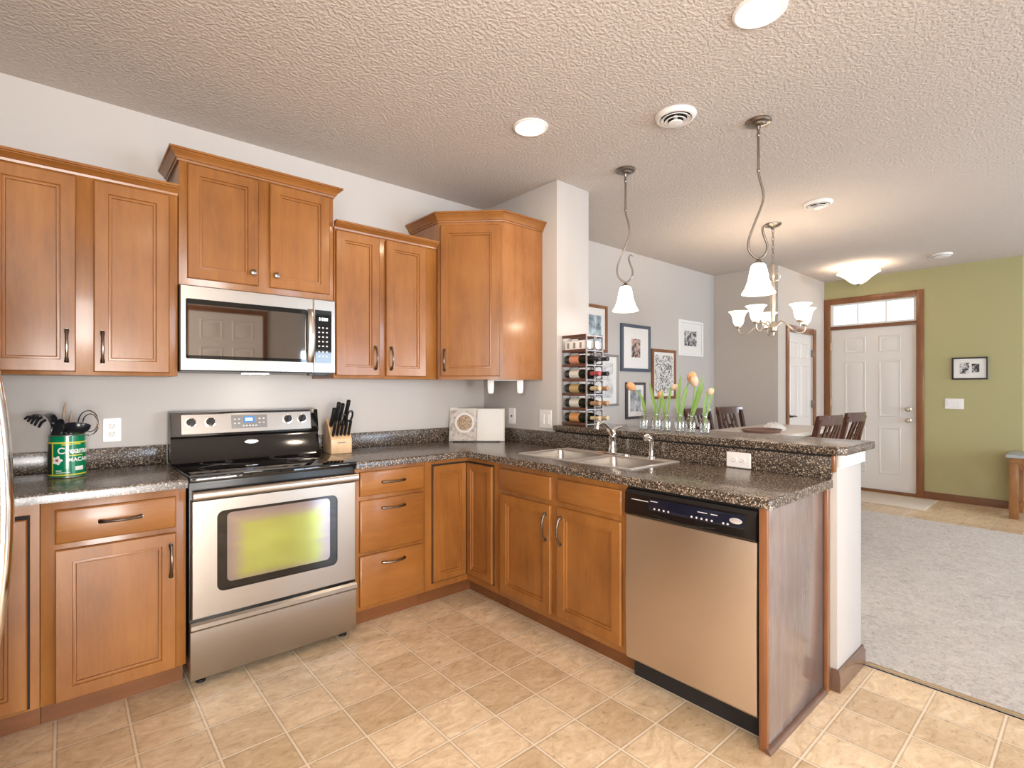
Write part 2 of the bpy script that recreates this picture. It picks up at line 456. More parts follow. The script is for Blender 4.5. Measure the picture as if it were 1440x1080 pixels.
class MB:
    def __init__(s):
        s.bm = bmesh.new()
    def loft(s, loops, cap0=False, cap1=False, closed=True):
        vs = [[s.bm.verts.new(p) for p in lp] for lp in loops]
        n = len(vs[0])
        rng = range(n) if closed else range(n - 1)
        for l0, l1 in zip(vs[:-1], vs[1:]):
            for i in rng:
                j = (i + 1) % n
                try:
                    s.bm.faces.new((l0[i], l0[j], l1[j], l1[i]))
                except ValueError:
                    pass
        if cap0:
            s.bm.faces.new(list(reversed(vs[0])))
        if cap1:
            s.bm.faces.new(vs[-1])
        return s
    def box(s, x0, x1, y0, y1, z0, z1, bev=0.0, F=None, seg=2):
        F = F or WORLD
        v = [s.bm.verts.new(F(x, y, z)) for x in (x0, x1) for y in (y0, y1) for z in (z0, z1)]
        fs = [s.bm.faces.new([v[i] for i in q]) for q in ((0, 1, 3, 2), (4, 6, 7, 5), (0, 4, 5, 1), (2, 3, 7, 6), (0, 2, 6, 4), (1, 5, 7, 3))]
        if bev > 0:
            es = list({e for f in fs for e in f.edges})
            bmesh.ops.bevel(s.bm, geom=es, offset=bev, segments=seg, profile=0.5, affect='EDGES')
        return s
    def rect_loft(s, F, a0, a1, z0, z1, rings, cap=True):
        loops = []
        for ins, d in rings:
            loops.append([F(a0 + ins, d, z0 + ins), F(a1 - ins, d, z0 + ins), F(a1 - ins, d, z1 - ins), F(a0 + ins, d, z1 - ins)])
        return s.loft(loops, cap1=cap)
    def prism(s, pts, z0, z1, bev=0.0):
        lo = [Vector((p[0], p[1], z0)) for p in pts]
        hi = [Vector((p[0], p[1], z1)) for p in pts]
        return s.loft([lo, hi], True, True)
    def lathe(s, prof, c=(0, 0, 0), n=24, axis='z', cap0=True, cap1=True):
        c = Vector(c)
        loops = []
        for r, h in prof:
            lp = []
            for i in range(n):
                t = 2 * PI * i / n
                p = {'z': (r * math.cos(t), r * math.sin(t), h), 'y': (r * math.cos(t), h, r * math.sin(t)), 'x': (h, r * math.cos(t), r * math.sin(t))}[axis]
                lp.append(c + Vector(p))
            loops.append(lp)
        return s.loft(loops, cap0 and prof[0][0] > 1e-6, cap1 and prof[-1][0] > 1e-6)
    def tube(s, pts, rad, n=10, cap=True, flat=1.0, closed=False):
        pts = [Vector(p) for p in pts]
        if not isinstance(rad, (list, tuple)):
            rad = [rad] * len(pts)
        loops, prev = [], None
        m = len(pts)
        for i, p in enumerate(pts):
            if closed:
                t = pts[(i + 1) % m] - pts[i - 1]
            else:
                t = pts[min(i + 1, m - 1)] - pts[max(i - 1, 0)]
            t.normalize()
            if prev is None:
                ref = Vector((0, 0, 1)) if abs(t.z) < 0.9 else Vector((1, 0, 0))
                u = t.cross(ref).normalized()
            else:
                u = (prev - t * prev.dot(t)).normalized()
            prev = u
            w = t.cross(u)
            loops.append([p + (u * math.cos(2 * PI * k / n) + w * math.sin(2 * PI * k / n) * flat) * rad[i] for k in range(n)])
        if closed:
            loops.append(loops[0])
            return s.loft(loops)
        return s.loft(loops, cap, cap)
    def sweep(s, path, prof):
        """Moulding: prof = [(out, z)] closed outline, path = [(x, y)] run with the outside on the right hand."""
        pts = [Vector((p[0], p[1])) for p in path]
        loops = []
        for i, p in enumerate(pts):
            d0 = (pts[i] - pts[i - 1]).normalized() if i > 0 else None
            d1 = (pts[i + 1] - pts[i]).normalized() if i < len(pts) - 1 else None
            d0 = d0 or d1; d1 = d1 or d0
            n0 = Vector((d0.y, -d0.x)); n1 = Vector((d1.y, -d1.x))
            n = (n0 + n1).normalized()
            k = 1 / max(0.3, n.dot(n0))
            loops.append([Vector((p.x + n.x * k * o, p.y + n.y * k * o, z)) for o, z in prof])
        return s.loft(loops, True, True)
    def cells(s, xs, ys, keep, z0, z1):
        """A flat slab made of grid cells, so that it can be L-shaped and have holes."""
        V = {}
        def v(i, j, z):
            if (i, j, z) not in V:
                V[(i, j, z)] = s.bm.verts.new((xs[i], ys[j], z))
            return V[(i, j, z)]
        K = lambda i, j: 0 <= i < len(xs) - 1 and 0 <= j < len(ys) - 1 and keep(0.5 * (xs[i] + xs[i + 1]), 0.5 * (ys[j] + ys[j + 1]))
        for i in range(len(xs) - 1):
            for j in range(len(ys) - 1):
                if not K(i, j):
                    continue
                s.bm.faces.new((v(i, j, z1), v(i + 1, j, z1), v(i + 1, j + 1, z1), v(i, j + 1, z1)))
                s.bm.faces.new((v(i, j, z0), v(i, j + 1, z0), v(i + 1, j + 1, z0), v(i + 1, j, z0)))
                for a, b, di, dj in (((i, j), (i + 1, j), 0, -1), ((i + 1, j), (i + 1, j + 1), 1, 0), ((i + 1, j + 1), (i, j + 1), 0, 1), ((i, j + 1), (i, j), -1, 0)):
                    if not K(i + di, j + dj):
                        s.bm.faces.new((v(*a, z0), v(*b, z0), v(*b, z1), v(*a, z1)))
        return s
    def bevel_where(s, test, off, seg=3):
        es = [e for e in s.bm.edges if test(e.verts[0].co, e.verts[1].co)]
        if es:
            bmesh.ops.bevel(s.bm, geom=es, offset=off, segments=seg, profile=0.5, affect='EDGES')
        return s
    def build(s, name, mat, parent=None, local=False, smooth=True, angle=32):
        bm = s.bm
        bmesh.ops.recalc_face_normals(bm, faces=bm.faces)
        root = parent
        while root is not None and root.parent is not None:
            root = root.parent
        if root is not None and not local and root.name in TM:
            bm.transform(TM[root.name].inverted())
        me = bpy.data.meshes.new(name)
        bm.to_mesh(me)
        bm.free()
        if smooth:
            for p in me.polygons:
                p.use_smooth = True
            me.set_sharp_from_angle(angle=R(angle))
        me.materials.append(M[mat] if isinstance(mat, str) else mat)
        o = bpy.data.objects.new(name, me)
        C.objects.link(o)
        if parent is not None:
            o.parent = parent
        return o

def spline(P, n=8):
    out_ = []
    P = [Vector(p) for p in P]
    for i in range(len(P) - 1):
        p0, p1, p2, p3 = P[max(i - 1, 0)], P[i], P[i + 1], P[min(i + 2, len(P) - 1)]
        for k in range(n):
            u = k / n
            out_.append(0.5 * ((2 * p1) + (p2 - p0) * u + (2 * p0 - 5 * p1 + 4 * p2 - p3) * u * u + (3 * p1 - p0 - 3 * p2 + p3) * u ** 3))
    out_.append(P[-1])
    return out_
def rrect(x0, x1, y0, y1, r, n=5):
    pts = []
    for cx, cy, a in ((x1 - r, y1 - r, 0), (x0 + r, y1 - r, 90), (x0 + r, y0 + r, 180), (x1 - r, y0 + r, 270)):
        for k in range(n + 1):
            t = R(a + 90 * k / n)
            pts.append((cx + r * math.cos(t), cy + r * math.sin(t)))
    return pts

def tag(o, label=None, cat=None, group=None, kind=None):
    if label: o['label'] = label
    if cat: o['category'] = cat
    if group: o['group'] = group
    if kind: o['kind'] = kind
    return o

def thing(name, label, cat, loc=(0, 0, 0), rz=0.0, group=None, rot=None):
    o = bpy.data.objects.new(name, None)
    C.objects.link(o)
    o.empty_display_size = 0.05
    o.location = loc
    e = rot or (0, 0, rz)
    o.rotation_euler = e
    from mathutils import Euler
    TM[o.name] = Matrix.Translation(loc) @ Euler(e).to_matrix().to_4x4()
    return tag(o, label, cat, group)

def struct(name, mb, mat, label=None, **k):
    o = mb.build(name, mat, **k)
    o['kind'] = 'structure'
    if label: o['label'] = label
    return o

def copy_tree(o, parent=None):
    c = o.copy()
    C.objects.link(c)
    c.parent = parent
    for ch in list(o.children):
        copy_tree(ch, c)
    return c

def text_mesh(body, size, extrude=0.0004, align='CENTER'):
    cu = bpy.data.curves.new('lettering', 'FONT')
    cu.body, cu.size, cu.extrude, cu.align_x, cu.align_y = body, size, extrude, align, 'CENTER'
    cu.offset = size * 0.022
    to = bpy.data.objects.new('lettering_curve', cu)
    C.objects.link(to)
    bpy.context.view_layer.update()
    me = bpy.data.meshes.new_from_object(to.evaluated_get(bpy.context.evaluated_depsgraph_get()))
    bpy.data.objects.remove(to, do_unlink=True)
    bpy.data.curves.remove(cu)
    bm = bmesh.new()
    bm.from_mesh(me)
    bpy.data.meshes.remove(me)
    return bm

# ------------------------------------------------------------------ room shell
ZC = 2.721
XL, YR = -3.50, -7.50           # left wall, rear wall
XG = 5.20                        # olive entry wall
ST, SY, HY = 0.33, -0.804, -2.474   # stub / half wall thickness, end of the stub, end of the half wall

struct('floor', MB().box(XL, ST, YR, 0, -0.1, 0), 'vinyl', 'beige stone-look vinyl tile kitchen floor')
struct('floor_entry', MB().box(3.93, 6.4, YR, 0, -0.1, 0), 'vinyl', 'tan vinyl floor by the front door')
m = MB()
nx, ny = 120, 170
X0, X1, Y0, Y1 = ST + 0.012, 3.93, YR, 0.0
grid = [[m.bm.verts.new((X0 + (X1 - X0) * i / nx, Y0 + (Y1 - Y0) * j / ny,
        0.008 + 0.005 * noise.noise(Vector((i * 0.9, j * 0.9, 0))) if 0 < i < nx else -0.0)) for j in range(ny + 1)] for i in range(nx + 1)]
for i in range(nx):
    for j in range(ny):
        m.bm.faces.new((grid[i][j], grid[i + 1][j], grid[i + 1][j + 1], grid[i][j + 1]))
struct('floor_carpet', m, 'carpet', 'pale plush carpet of the living area', angle=180)
struct('floor_slab', MB().box(ST, 3.93, YR, 0, -0.1, -0.004), 'dark_fill')
struct('ceiling', MB().box(XL - 0.1, 6.5, YR - 0.1, 0.1, ZC, ZC + 0.1), 'ceiling', 'knockdown-textured ceiling')
struct('wall_back', MB().box(XL - 0.1, 3.7, 0, 0.1, 0, ZC), 'wall', 'pale greige wall behind the kitchen and the picture wall')
struct('wall_partition', MB().box(0, ST, SY, -0.0005, 0, ZC, 0.004), 'wall', 'short wall beside the corner cabinet')
struct('wall_half', MB().box(0, ST, HY, SY - 0.0005, 0, 1.019, 0.003), 'wall', 'half wall under the bar top')
struct('wall_recess', MB().box(3.7, 3.8, -0.77, 0.1, 0, ZC), 'wall_far', 'grey wall at the end of the dining area')
# closet wall with its door opening, facing the living area
CX0, CX1, CZ1 = 3.99, 4.78, 1.985
m = MB()
m.box(3.8, CX0, -0.77, -0.67, 0, ZC).box(CX1, XG, -0.77, -0.67, 0, ZC).box(CX0, CX1, -0.77, -0.67, CZ1, ZC)
struct('wall_closet', m, 'wall_far', 'pale wall with the closet door')
# olive wall with the front door and transom opening
DY0, DY1, DZ1 = -0.845, -1.755, 2.405
m = MB()
m.box(XG, XG + 0.14, DY0, -0.67, 0, ZC).box(XG, XG + 0.14, -2.655, DY1, 0, ZC).box(XG, XG + 0.14, DY1, DY0, DZ1, ZC)
struct('wall_entry', m, 'green', 'olive green wall with the front door')
struct('wall_hall', MB().box(5.62, 5.72, YR, -2.4, 0, ZC).box(XG + 0.14, 5.62, -2.5, -2.4, 0, ZC), 'wall', 'pale wall beyond the end of the olive wall')
# rear and side walls behind the camera, with window openings
def wall_with_holes(name, F, a0, a1, holes, mat, t=0.1):
    m = MB()
    cut = sorted({a0, a1} | {h[0] for h in holes} | {h[1] for h in holes})
    for c0, c1 in zip(cut[:-1], cut[1:]):
        hs = [h for h in holes if h[0] <= c0 and h[1] >= c1]
        if not hs:
            m.box(c0, c1, -t, 0, 0, ZC, F=F)
        else:
            z0, z1 = hs[0][2], hs[0][3]
            if z0 > 0: m.box(c0, c1, -t, 0, 0, z0, F=F)
            m.box(c0, c1, -t, 0, z1, ZC, F=F)
    return struct(name, m, mat)
REAR = Frame((0, YR, 0), (1, 0, 0), (0, 1, 0))
LEFT = Frame((XL, 0, 0), (0, 1, 0), (1, 0, 0))
wall_with_holes('wall_rear', REAR, XL - 0.1, 5.72, [(-3.40, -1.70, 0, 2.05), (0.65, 2.55, 0, 2.05), (3.25, 4.95, 0.85, 2.05)], 'wall')
wall_with_holes('wall_left', LEFT, YR, 0.0, [(-4.95, -3.25, 0.9, 2.2)], 'wall')

def window_unit(name, F, a0, a1, z0, z1, nmul):
    m = MB()
    w = 0.05
    for b in ((a0, a0 + w, z0, z1), (a1 - w, a1, z0, z1), (a0 + w, a1 - w, z0, z0 + w), (a0 + w, a1 - w, z1 - w, z1)):
        m.box(b[0], b[1], -0.07, -0.02, b[2], b[3], F=F)
    for k in range(1, nmul):
        c = a0 + (a1 - a0) * k / nmul
        m.box(c - 0.025, c + 0.025, -0.07, -0.02, z0 + w, z1 - w, F=F)
    return struct(name, m, 'white_paint')
window_unit('window_1', REAR, 0.65, 2.55, 0.0, 2.05, 2)
window_unit('window_2', REAR, 3.25, 4.95, 0.85, 2.05, 2)
window_unit('window_3', LEFT, -4.95, -3.25, 0.9, 2.2, 2)
window_unit('window_4', REAR, -3.40, -1.70, 0.0, 2.05, 2)  # unseen opening, made door-height to let light in low
struct('wall_pantry', MB().box(-1.62, 0.10, YR + 0.001, -5.20, 0, ZC), 'wall', 'pale wall block behind the camera with a tall door')

def six_panel(m, F, a0, a1, z0, z1, d, cols, rows):
    """Slab with six moulded panels; cols / rows given in the frame's coordinates."""
    m.box(a0, a1, d - 0.04, d, z0, z1, F=F)
    for c in cols:
        for r_ in rows:
            m.rect_loft(F, c[0], c[1], r_[0], r_[1], [(0, d), (0.008, d + 0.007), (0.018, d + 0.001), (0.03, d + 0.001), (0.048, d + 0.006)])
    return m

def casing(m, F, a0, a1, z1, w=0.075, d=0.018, z0=0.0):
    m.box(a0 - w, a0, 0, d, z0, z1 + w, 0.004, F=F).box(a1, a1 + w, 0, d, z0, z1 + w, 0.004, F=F).box(a0, a1, 0, d, z1, z1 + w, 0.004, F=F)
    return m

# front door with transom: a = -y along the olive wall
ENT = Frame((XG, 0, 0), (0, -1, 0), (-1, 0, 0))
a0, a1 = -DY0, -DY1
fd = struct('door_1', six_panel(MB(), ENT, a0 + 0.005, a1 - 0.003, 0.035, 2.07, -0.02,
            [(1.005, 1.235), (1.375, 1.60)], [(0.24, 0.82), (0.95, 1.65), (1.76, 1.96)]), 'door_paint', 'white six-panel front door')
casing(MB(), ENT, a0, a1, DZ1).build('door_casing', 'trim_wood', fd)['label'] = 'brown stained wood casing'
m = MB()
m.box(a0, a1, -0.06, 0.0, 2.07, 2.115, 0.003, F=ENT)
m.build('transom_bar', 'trim_wood_y', fd)
MB().box(a0, a1, -0.07, 0.012, 0.0, 0.035, F=ENT).build('threshold', 'trim_wood_y', fd)
for z in (1.048, 0.912):
    m = MB().lathe([(0.030, 0), (0.030, 0.008), (0.014, 0.012), (0.012, 0.035), (0.024, 0.045), (0.028, 0.058), (0.022, 0.072), (0.0, 0.075)], (0, 0, 0), 18, 'x')
    for v in m.bm.verts:
        if not v.tag:
            v.co = Vector((XG + 0.02 - v.co.x, -1.678 + v.co.y, z + v.co.z))
            v.tag = True
    m.build('knob', 'cream_metal', fd)
for z in (0.3, 1.11, 1.85):
    MB().box(a0 - 0.004, a0 + 0.012, -0.02, 0.012, z - 0.05, z + 0.05, 0.003, F=ENT).build('hinge', 'brass', fd)
tw = MB()
for b in ((a0, a0 + 0.03), (a1 - 0.03, a1)):
    tw.box(b[0], b[1], -0.05, -0.012, 2.115, DZ1, F=ENT)
tw.box(a0 + 0.03, a1 - 0.03, -0.05, -0.012, 2.115, 2.14, F=ENT).box(a0 + 0.03, a1 - 0.03, -0.05, -0.012, DZ1 - 0.02, DZ1, F=ENT)
for k in (1, 2):
    c = a0 + (a1 - a0) * k / 3
    tw.box(c - 0.008, c + 0.008, -0.05, -0.012, 2.14, DZ1 - 0.02, F=ENT)
tw = struct('window_5', tw, 'white_paint', 'three-pane transom window above the front door')
MB().box(a0 + 0.02, a1 - 0.02, -0.034, -0.03, 2.13, DZ1 - 0.01, F=ENT).build('pane', 'pane', tw)

# closet door
CLO = Frame((0, -0.77, 0), (1, 0, 0), (0, -1, 0))
cd = struct('door_2', six_panel(MB(), CLO, CX0 + 0.004, CX1 - 0.004, 0.01, CZ1 - 0.004, -0.02,
            [(4.09, 4.34), (4.43, 4.68)], [(0.2, 0.8), (0.94, 1.58), (1.68, 1.87)]), 'door_paint', 'white six-panel closet door')
casing(MB(), CLO, CX0, CX1, CZ1).build('door_casing', 'trim_wood', cd)['label'] = 'dark brown wood casing'
m = MB().lathe([(0.026, 0), (0.026, 0.01), (0.012, 0.014), (0.012, 0.045)], (4.06, -0.75, 0.965), 16, 'y')
for v in m.bm.verts: v.co.y = -1.50 - v.co.y
m.tube([(4.06, -0.79, 0.965), (4.10, -0.80, 0.968), (4.17, -0.80, 0.962)], [0.010, 0.009, 0.007])
m.build('lever_handle', 'bronze', cd)
for z in (0.3, 1.1, 1.75):
    MB().box(CX1 - 0.012, CX1 + 0.006, -0.02, 0.02, z - 0.045, z + 0.045, 0.003, F=CLO).build('hinge', 'nickel', cd)
# six-panel door in the rear wall (seen mirrored in the microwave)
PAN = Frame((0, -5.20, 0), (1, 0, 0), (0, 1, 0))
rd = struct('door_3', six_panel(MB(), PAN, -1.32, -0.44, 0.01, 2.30, 0.045, [(-1.20, -0.94), (-0.82, -0.56)], [(0.2, 0.9), (1.04, 1.84), (1.95, 2.20)]), 'door_paint', 'white six-panel door in the rear wall')
casing(MB(), PAN, -1.32, -0.44, 2.30).build('door_casing', 'trim_wood', rd)

# baseboards and trims
def baseboard(name, F, a0, a1, mat='trim_wood_x', h=0.085):
    return struct(name, MB().loft([[F(a, d, z) for d, z in ((0.0005, 0.0), (0.013, 0.0), (0.013, h - 0.03), (0.009, h - 0.012), (0.007, h), (0.0005, h))] for a in (a0, a1)], True, True), mat)
baseboard('baseboard_entry', ENT, -DY1 + 0.076, 2.655, 'trim_wood_y')
baseboard('baseboard_closet', CLO, CX1 + 0.076, XG - 0.016)
baseboard('baseboard_closet_left', CLO, 3.705, CX0 - 0.076)
baseboard('baseboard_back', BACK, ST + 0.014, 3.685)
baseboard('baseboard_recess', Frame((3.7, 0, 0), (0, -1, 0), (-1, 0, 0)), 0.016, 0.77, 'trim_wood_y')
m = MB()
m.sweep([(-0.0005, -2.452), (-0.0005, HY - 0.0005), (ST + 0.0005, HY - 0.0005), (ST + 0.0005, SY)],
        [(0, 0), (0.014, 0), (0.014, 0.066), (0.010, 0.080), (0.008, 0.092), (0, 0.092)])
struct('baseboard_half_wall', m, 'trim_wood_x', 'stained baseboard around the half wall end')
struct('trim_1', MB().box(ST + 0.0145, ST + 0.034, YR, HY - 0.016, 0.0, 0.010, 0.004), 'brass', 'metal strip between tile and carpet')
struct('trim_2', MB().box(-0.0005, ST + 0.003, HY - 0.016, HY - 0.0006, 0.962, 1.019, 0.002), 'white_paint', 'white band at the top of the half wall end')
struct('trim_3', MB().box(-0.030, -0.0008, HY + 0.002, -2.4586, 0.945, 1.0195, 0.004), 'trim_wood', 'small stained wood block under the bar top')

# ------------------------------------------------------------------ kitchen cabinets
FACE_U, FACE_B = 0.345, 0.61        # front of the wall / base cabinet frames
T = 0.02
DOOR_RINGS = lambda d, w=0.057: [(0, d + 0.0005), (0, d + T - 0.004), (0.004, d + T), (w - 0.007, d + T), (w - 0.005, d + T - 0.006), (w + 0.001, d + T - 0.005), (w + 0.005, d + T - 0.006), (w + 0.007, d + T - 0.0135)]
DRAW_RINGS = lambda d: [(0, d + 0.0005), (0, d + T - 0.006), (0.003, d + T - 0.002), (0.008, d + T)]

def pull(F, a, d, z, vertical, parent, L=0.135):
    pts, rad = [], []
    for k in range(13):
        t = k / 12
        s_ = (t - 0.5) * L
        out = 0.006 + 0.024 * (math.sin(PI * t) ** 0.7 if 0 < t < 1 else 0)
        pts.append(F(a, d + out, z + s_) if vertical else F(a + s_, d + out, z))
        rad.append(0.0085 if k in (0, 12) else 0.0075 if k in (1, 11) else 0.0055)
    m = MB().tube(pts, rad, 10, flat=1.0)
    for t in (-0.5, 0.5):
        c = F(a, d, z + t * L) if vertical else F(a + t * L, d, z)
        m.tube([c, c + F.N * 0.010], [0.0085, 0.0075], 10)
    return m.build('handle', 'pull', parent)

def knob(F, a, d, z, parent):
    m = MB()
    prof = [(0.008, 0), (0.007, 0.010), (0.012, 0.016), (0.0155, 0.021), (0.0135, 0.027), (0.004, 0.030)]
    loops = []
    side = F.A
    for r, h in prof:
        loops.append([F(a, d + h, z) + side * (r * math.cos(2 * PI * i / 16)) + Vector((0, 0, r * math.sin(2 * PI * i / 16))) for i in range(16)])
    m.loft(loops, True, True)
    return m.build('knob', 'pull', parent)

def door(F, a0, a1, z0, z1, d, parent, mat='maple_v', w=0.057):
    return MB().rect_loft(F, a0, a1, z0, z1, DOOR_RINGS(d, w)).build('door', mat, parent)
def drawer(F, a0, a1, z0, z1, d, parent, mat):
    return MB().rect_loft(F, a0, a1, z0, z1, DRAW_RINGS(d)).build('drawer', mat, parent)

CROWN = lambda z0, z1, o=0.042: [(0.0, z0), (0.006, z0), (0.008, z0 + 0.010), (0.013, z0 + 0.012), (o * 0.45, z0 + (z1 - z0) * 0.45), (o * 0.85, z1 - 0.016), (o * 0.85, z1 - 0.012), (o, z1 - 0.010), (o, z1), (0.0, z1)]

def wall_cab(name, label, x0, x1, z0, z1, doors, crown_z, crown_path, group=None, handles='pull', rails=0.0):
    t = thing(name, label, 'wall cabinet', ((x0 + x1) / 2, -0.17, z0), group=group)
    MB().box(x0 + 0.0006, x1 - 0.0006, 0.001, FACE_U, z0, z1, 0.0015, F=BACK).build('carcass', 'maple_v', t)
    MB().sweep(crown_path, CROWN(*crown_z)).build('crown_moulding', 'maple_x', t)
    for i, (a0, a1, za, zb, side) in enumerate(doors):
        d_ = door(BACK, a0, a1, za, zb, FACE_U, t)
        ha = a1 - 0.030 if side == 'r' else a0 + 0.030
        if handles == 'pull':
            pull(BACK, ha, FACE_U + T, za + 0.108, True, d_)
        else:
            knob(BACK, ha if side == 'r' else ha, FACE_U + T, za + 0.063, d_)
    return t
ZU = 1.3645
wall_cab('wall_cabinet', 'tall two-door maple wall cabinet left of the microwave', -2.81, -2.121, ZU, 2.235,
         [(-2.772, -2.493, 1.379, 2.213, 'r'), (-2.434, -2.156, 1.379, 2.213, 'l')], (2.222, 2.266),
         [(-2.81, -FACE_U - 0.0005), (-2.1215, -FACE_U - 0.0005)])
wall_cab('wall_cabinet', 'short two-door maple wall cabinet raised above the microwave', -2.118, -1.364, 1.8045, 2.405,
         [(-2.083, -1.766, 1.838, 2.386, 'r'), (-1.711, -1.391, 1.838, 2.386, 'l')], (2.394, 2.448),
         [(-2.1185, -0.002), (-2.1185, -FACE_U - 0.0005), (-1.3635, -FACE_U - 0.0005), (-1.3635, -0.002)], handles='knob')
wall_cab('wall_cabinet', 'narrow two-door maple wall cabinet between the microwave and the corner cabinet', -1.361, -0.668, ZU, 2.235,
         [(-1.353, -1.083, 1.381, 2.213, 'r'), (-1.039, -0.757, 1.381, 2.213, 'l')], (2.222, 2.266),
         [(-1.3605, -FACE_U - 0.0005), (-0.6685, -FACE_U - 0.0005)])
# diagonal corner cabinet
c_, d_ = 0.664, 0.364
t = thing('corner_wall_cabinet', 'maple wall cabinet set diagonally across the corner with one door', 'wall cabinet', (-0.25, -0.25, ZU))
MB().prism([(-0.001, -0.001), (-c_, -0.001), (-c_, -d_), (-d_, -c_), (-0.001, -c_)], ZU, 2.405).build('carcass', 'oak_panel', t)
MB().sweep([(-c_ - 0.0005, -0.002), (-c_ - 0.0005, -d_ - 0.0002), (-d_ - 0.0002, -c_ - 0.0005), (-0.001, -c_ - 0.0005)], CROWN(2.394, 2.456)).build('crown_moulding', 'maple_x', t)
DIA = Frame((-c_, -d_, 0), (1, -1, 0), (-1, -1, 0))
W = (c_ - d_) * math.sqrt(2)
MB().box(0, 0.030, 0, 0.002, ZU, 2.394, F=DIA).box(W - 0.030, W, 0, 0.002, ZU, 2.394, F=DIA).build('face_frame', 'maple_v', t)
dd = door(DIA, 0.018, W - 0.018, 1.385, 2.372, 0.002, t, w=0.06)
pull(DIA, 0.046, 0.002 + T, 1.49, True, dd)

# base cabinets
ZB0, ZB1 = 0.105, 0.8755
def base_frame(parent, F, a0, a1, d=FACE_B, mat='maple_v', back=0.001):
    MB().box(a0 + 0.0006, a1 - 0.0006, back, d, ZB0, ZB1, 0.0015, F=F).build('carcass', mat, parent)
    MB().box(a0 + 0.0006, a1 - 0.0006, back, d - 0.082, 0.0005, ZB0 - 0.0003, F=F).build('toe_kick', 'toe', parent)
# left of the range: one drawer above one door
t = thing('base_cabinet', 'maple base cabinet left of the range with one drawer above one door', 'base cabinet', (-2.36, -0.3, 0))
base_frame(t, BACK, -2.600, -2.128)
q = drawer(BACK, -2.558, -2.167, 0.712, 0.843, FACE_B, t, 'maple_x'); pull(BACK, -2.358, FACE_B + T, 0.781, False, q)
q = door(BACK, -2.558, -2.167, 0.108, 0.689, FACE_B, t); pull(BACK, -2.187, FACE_B + T, 0.574, True, q)
# corner to the left of that (the fridge hides most of it)
t = thing('corner_base_cabinet', 'maple corner base cabinet at the left edge beside the refrigerator', 'base cabinet', (-3.1, -0.4, 0))
m = MB().cells([-3.499, -2.885, -2.6012], [-0.98, -FACE_B, -0.001], lambda x, y: x < -2.885 or y > -FACE_B, ZB0, ZB1)
m.build('carcass', 'maple_v', t)
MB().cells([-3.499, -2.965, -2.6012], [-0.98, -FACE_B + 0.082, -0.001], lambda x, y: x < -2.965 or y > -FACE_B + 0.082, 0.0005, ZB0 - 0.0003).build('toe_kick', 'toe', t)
MB().box(-2.86, -2.6275, FACE_B, FACE_B + 0.0015, 0.112, 0.835, F=BACK).build('painted_gap_shade', 'dark_fill', t)  # dark strip paints the shade in the gap around the door
q = door(BACK, -2.855, -2.635, 0.119, 0.822, FACE_B + 0.0012, t)
# drawer base right of the range
t = thing('base_cabinet', 'maple base cabinet right of the range with three stacked drawers', 'base cabinet', (-1.13, -0.3, 0))
base_frame(t, BACK, -1.354, -0.9195)
for z0, z1 in ((0.724, 0.855), (0.421, 0.700), (0.130, 0.400)):
    q = drawer(BACK, -1.331, -0.938, z0, z1, FACE_B, t, 'maple_x')
    pull(BACK, -1.134, FACE_B + T, z1 - 0.052 if z1 < 0.8 else 0.791, False, q)
# corner base cabinet with the L-shaped folding door
t = thing('corner_base_cabinet', 'maple inside-corner base cabinet with an L-shaped folding door', 'base cabinet', (-0.45, -0.45, 0))
MB().cells([-0.9185, -FACE_B, -0.001], [-0.9185, -FACE_B, -0.001], lambda x, y: x > -FACE_B or y > -FACE_B, ZB0, ZB1).build('carcass', 'maple_v', t)
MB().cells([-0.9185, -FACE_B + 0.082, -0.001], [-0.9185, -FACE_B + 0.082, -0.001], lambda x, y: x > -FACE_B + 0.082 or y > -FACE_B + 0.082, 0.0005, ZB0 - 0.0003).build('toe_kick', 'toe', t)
m = MB().box(-0.874, -FACE_B - 0.002, FACE_B, FACE_B + 0.0015, 0.142, 0.852, F=BACK)
m.box(FACE_B + 0.002, 0.880, FACE_B, FACE_B + 0.0015, 0.142, 0.852, F=SIDE)
m.build('painted_gap_shade', 'dark_fill', t)  # dark strips paint the shade around both door leaves
q = MB().rect_loft(BACK, -0.867, -FACE_B - 0.018, 0.150, 0.843, DOOR_RINGS(FACE_B - 0.002, 0.045)).build('door', 'maple_v', t)
q = MB().rect_loft(SIDE, FACE_B + 0.018, 0.872, 0.150, 0.843, DOOR_RINGS(FACE_B - 0.002, 0.045)).build('door', 'maple_v', t)
# sink base on the peninsula
t = thing('base_cabinet', 'maple sink base cabinet with two false drawer fronts above two doors', 'base cabinet', (-0.3, -1.37, 0))
m = MB().box(0.9205, 1.822, FACE_B - 0.02, FACE_B, ZB0, ZB1, 0.0015, F=SIDE)
m.box(0.9205, 0.94, 0.001, FACE_B - 0.02, ZB0, ZB1, F=SIDE).box(1.802, 1.822, 0.001, FACE_B - 0.02, ZB0, ZB1, F=SIDE).box(0.94, 1.802, 0.001, FACE_B - 0.02, ZB0, ZB0 + 0.02, F=SIDE)
m.build('carcass', 'maple_v', t)
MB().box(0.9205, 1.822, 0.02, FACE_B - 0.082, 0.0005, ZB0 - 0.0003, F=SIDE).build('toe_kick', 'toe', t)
drawer(SIDE, 0.953, 1.355, 0.728, 0.846, FACE_B, t, 'maple_y')
drawer(SIDE, 1.405, 1.803, 0.730, 0.846, FACE_B, t, 'maple_y')
q = door(SIDE, 0.953, 1.355, 0.135, 0.700, FACE_B, t); pull(SIDE, 1.325, FACE_B + T, 0.585, True, q)
q = door(SIDE, 1.402, 1.801, 0.140, 0.702, FACE_B, t); pull(SIDE, 1.432, FACE_B + T, 0.585, True, q)
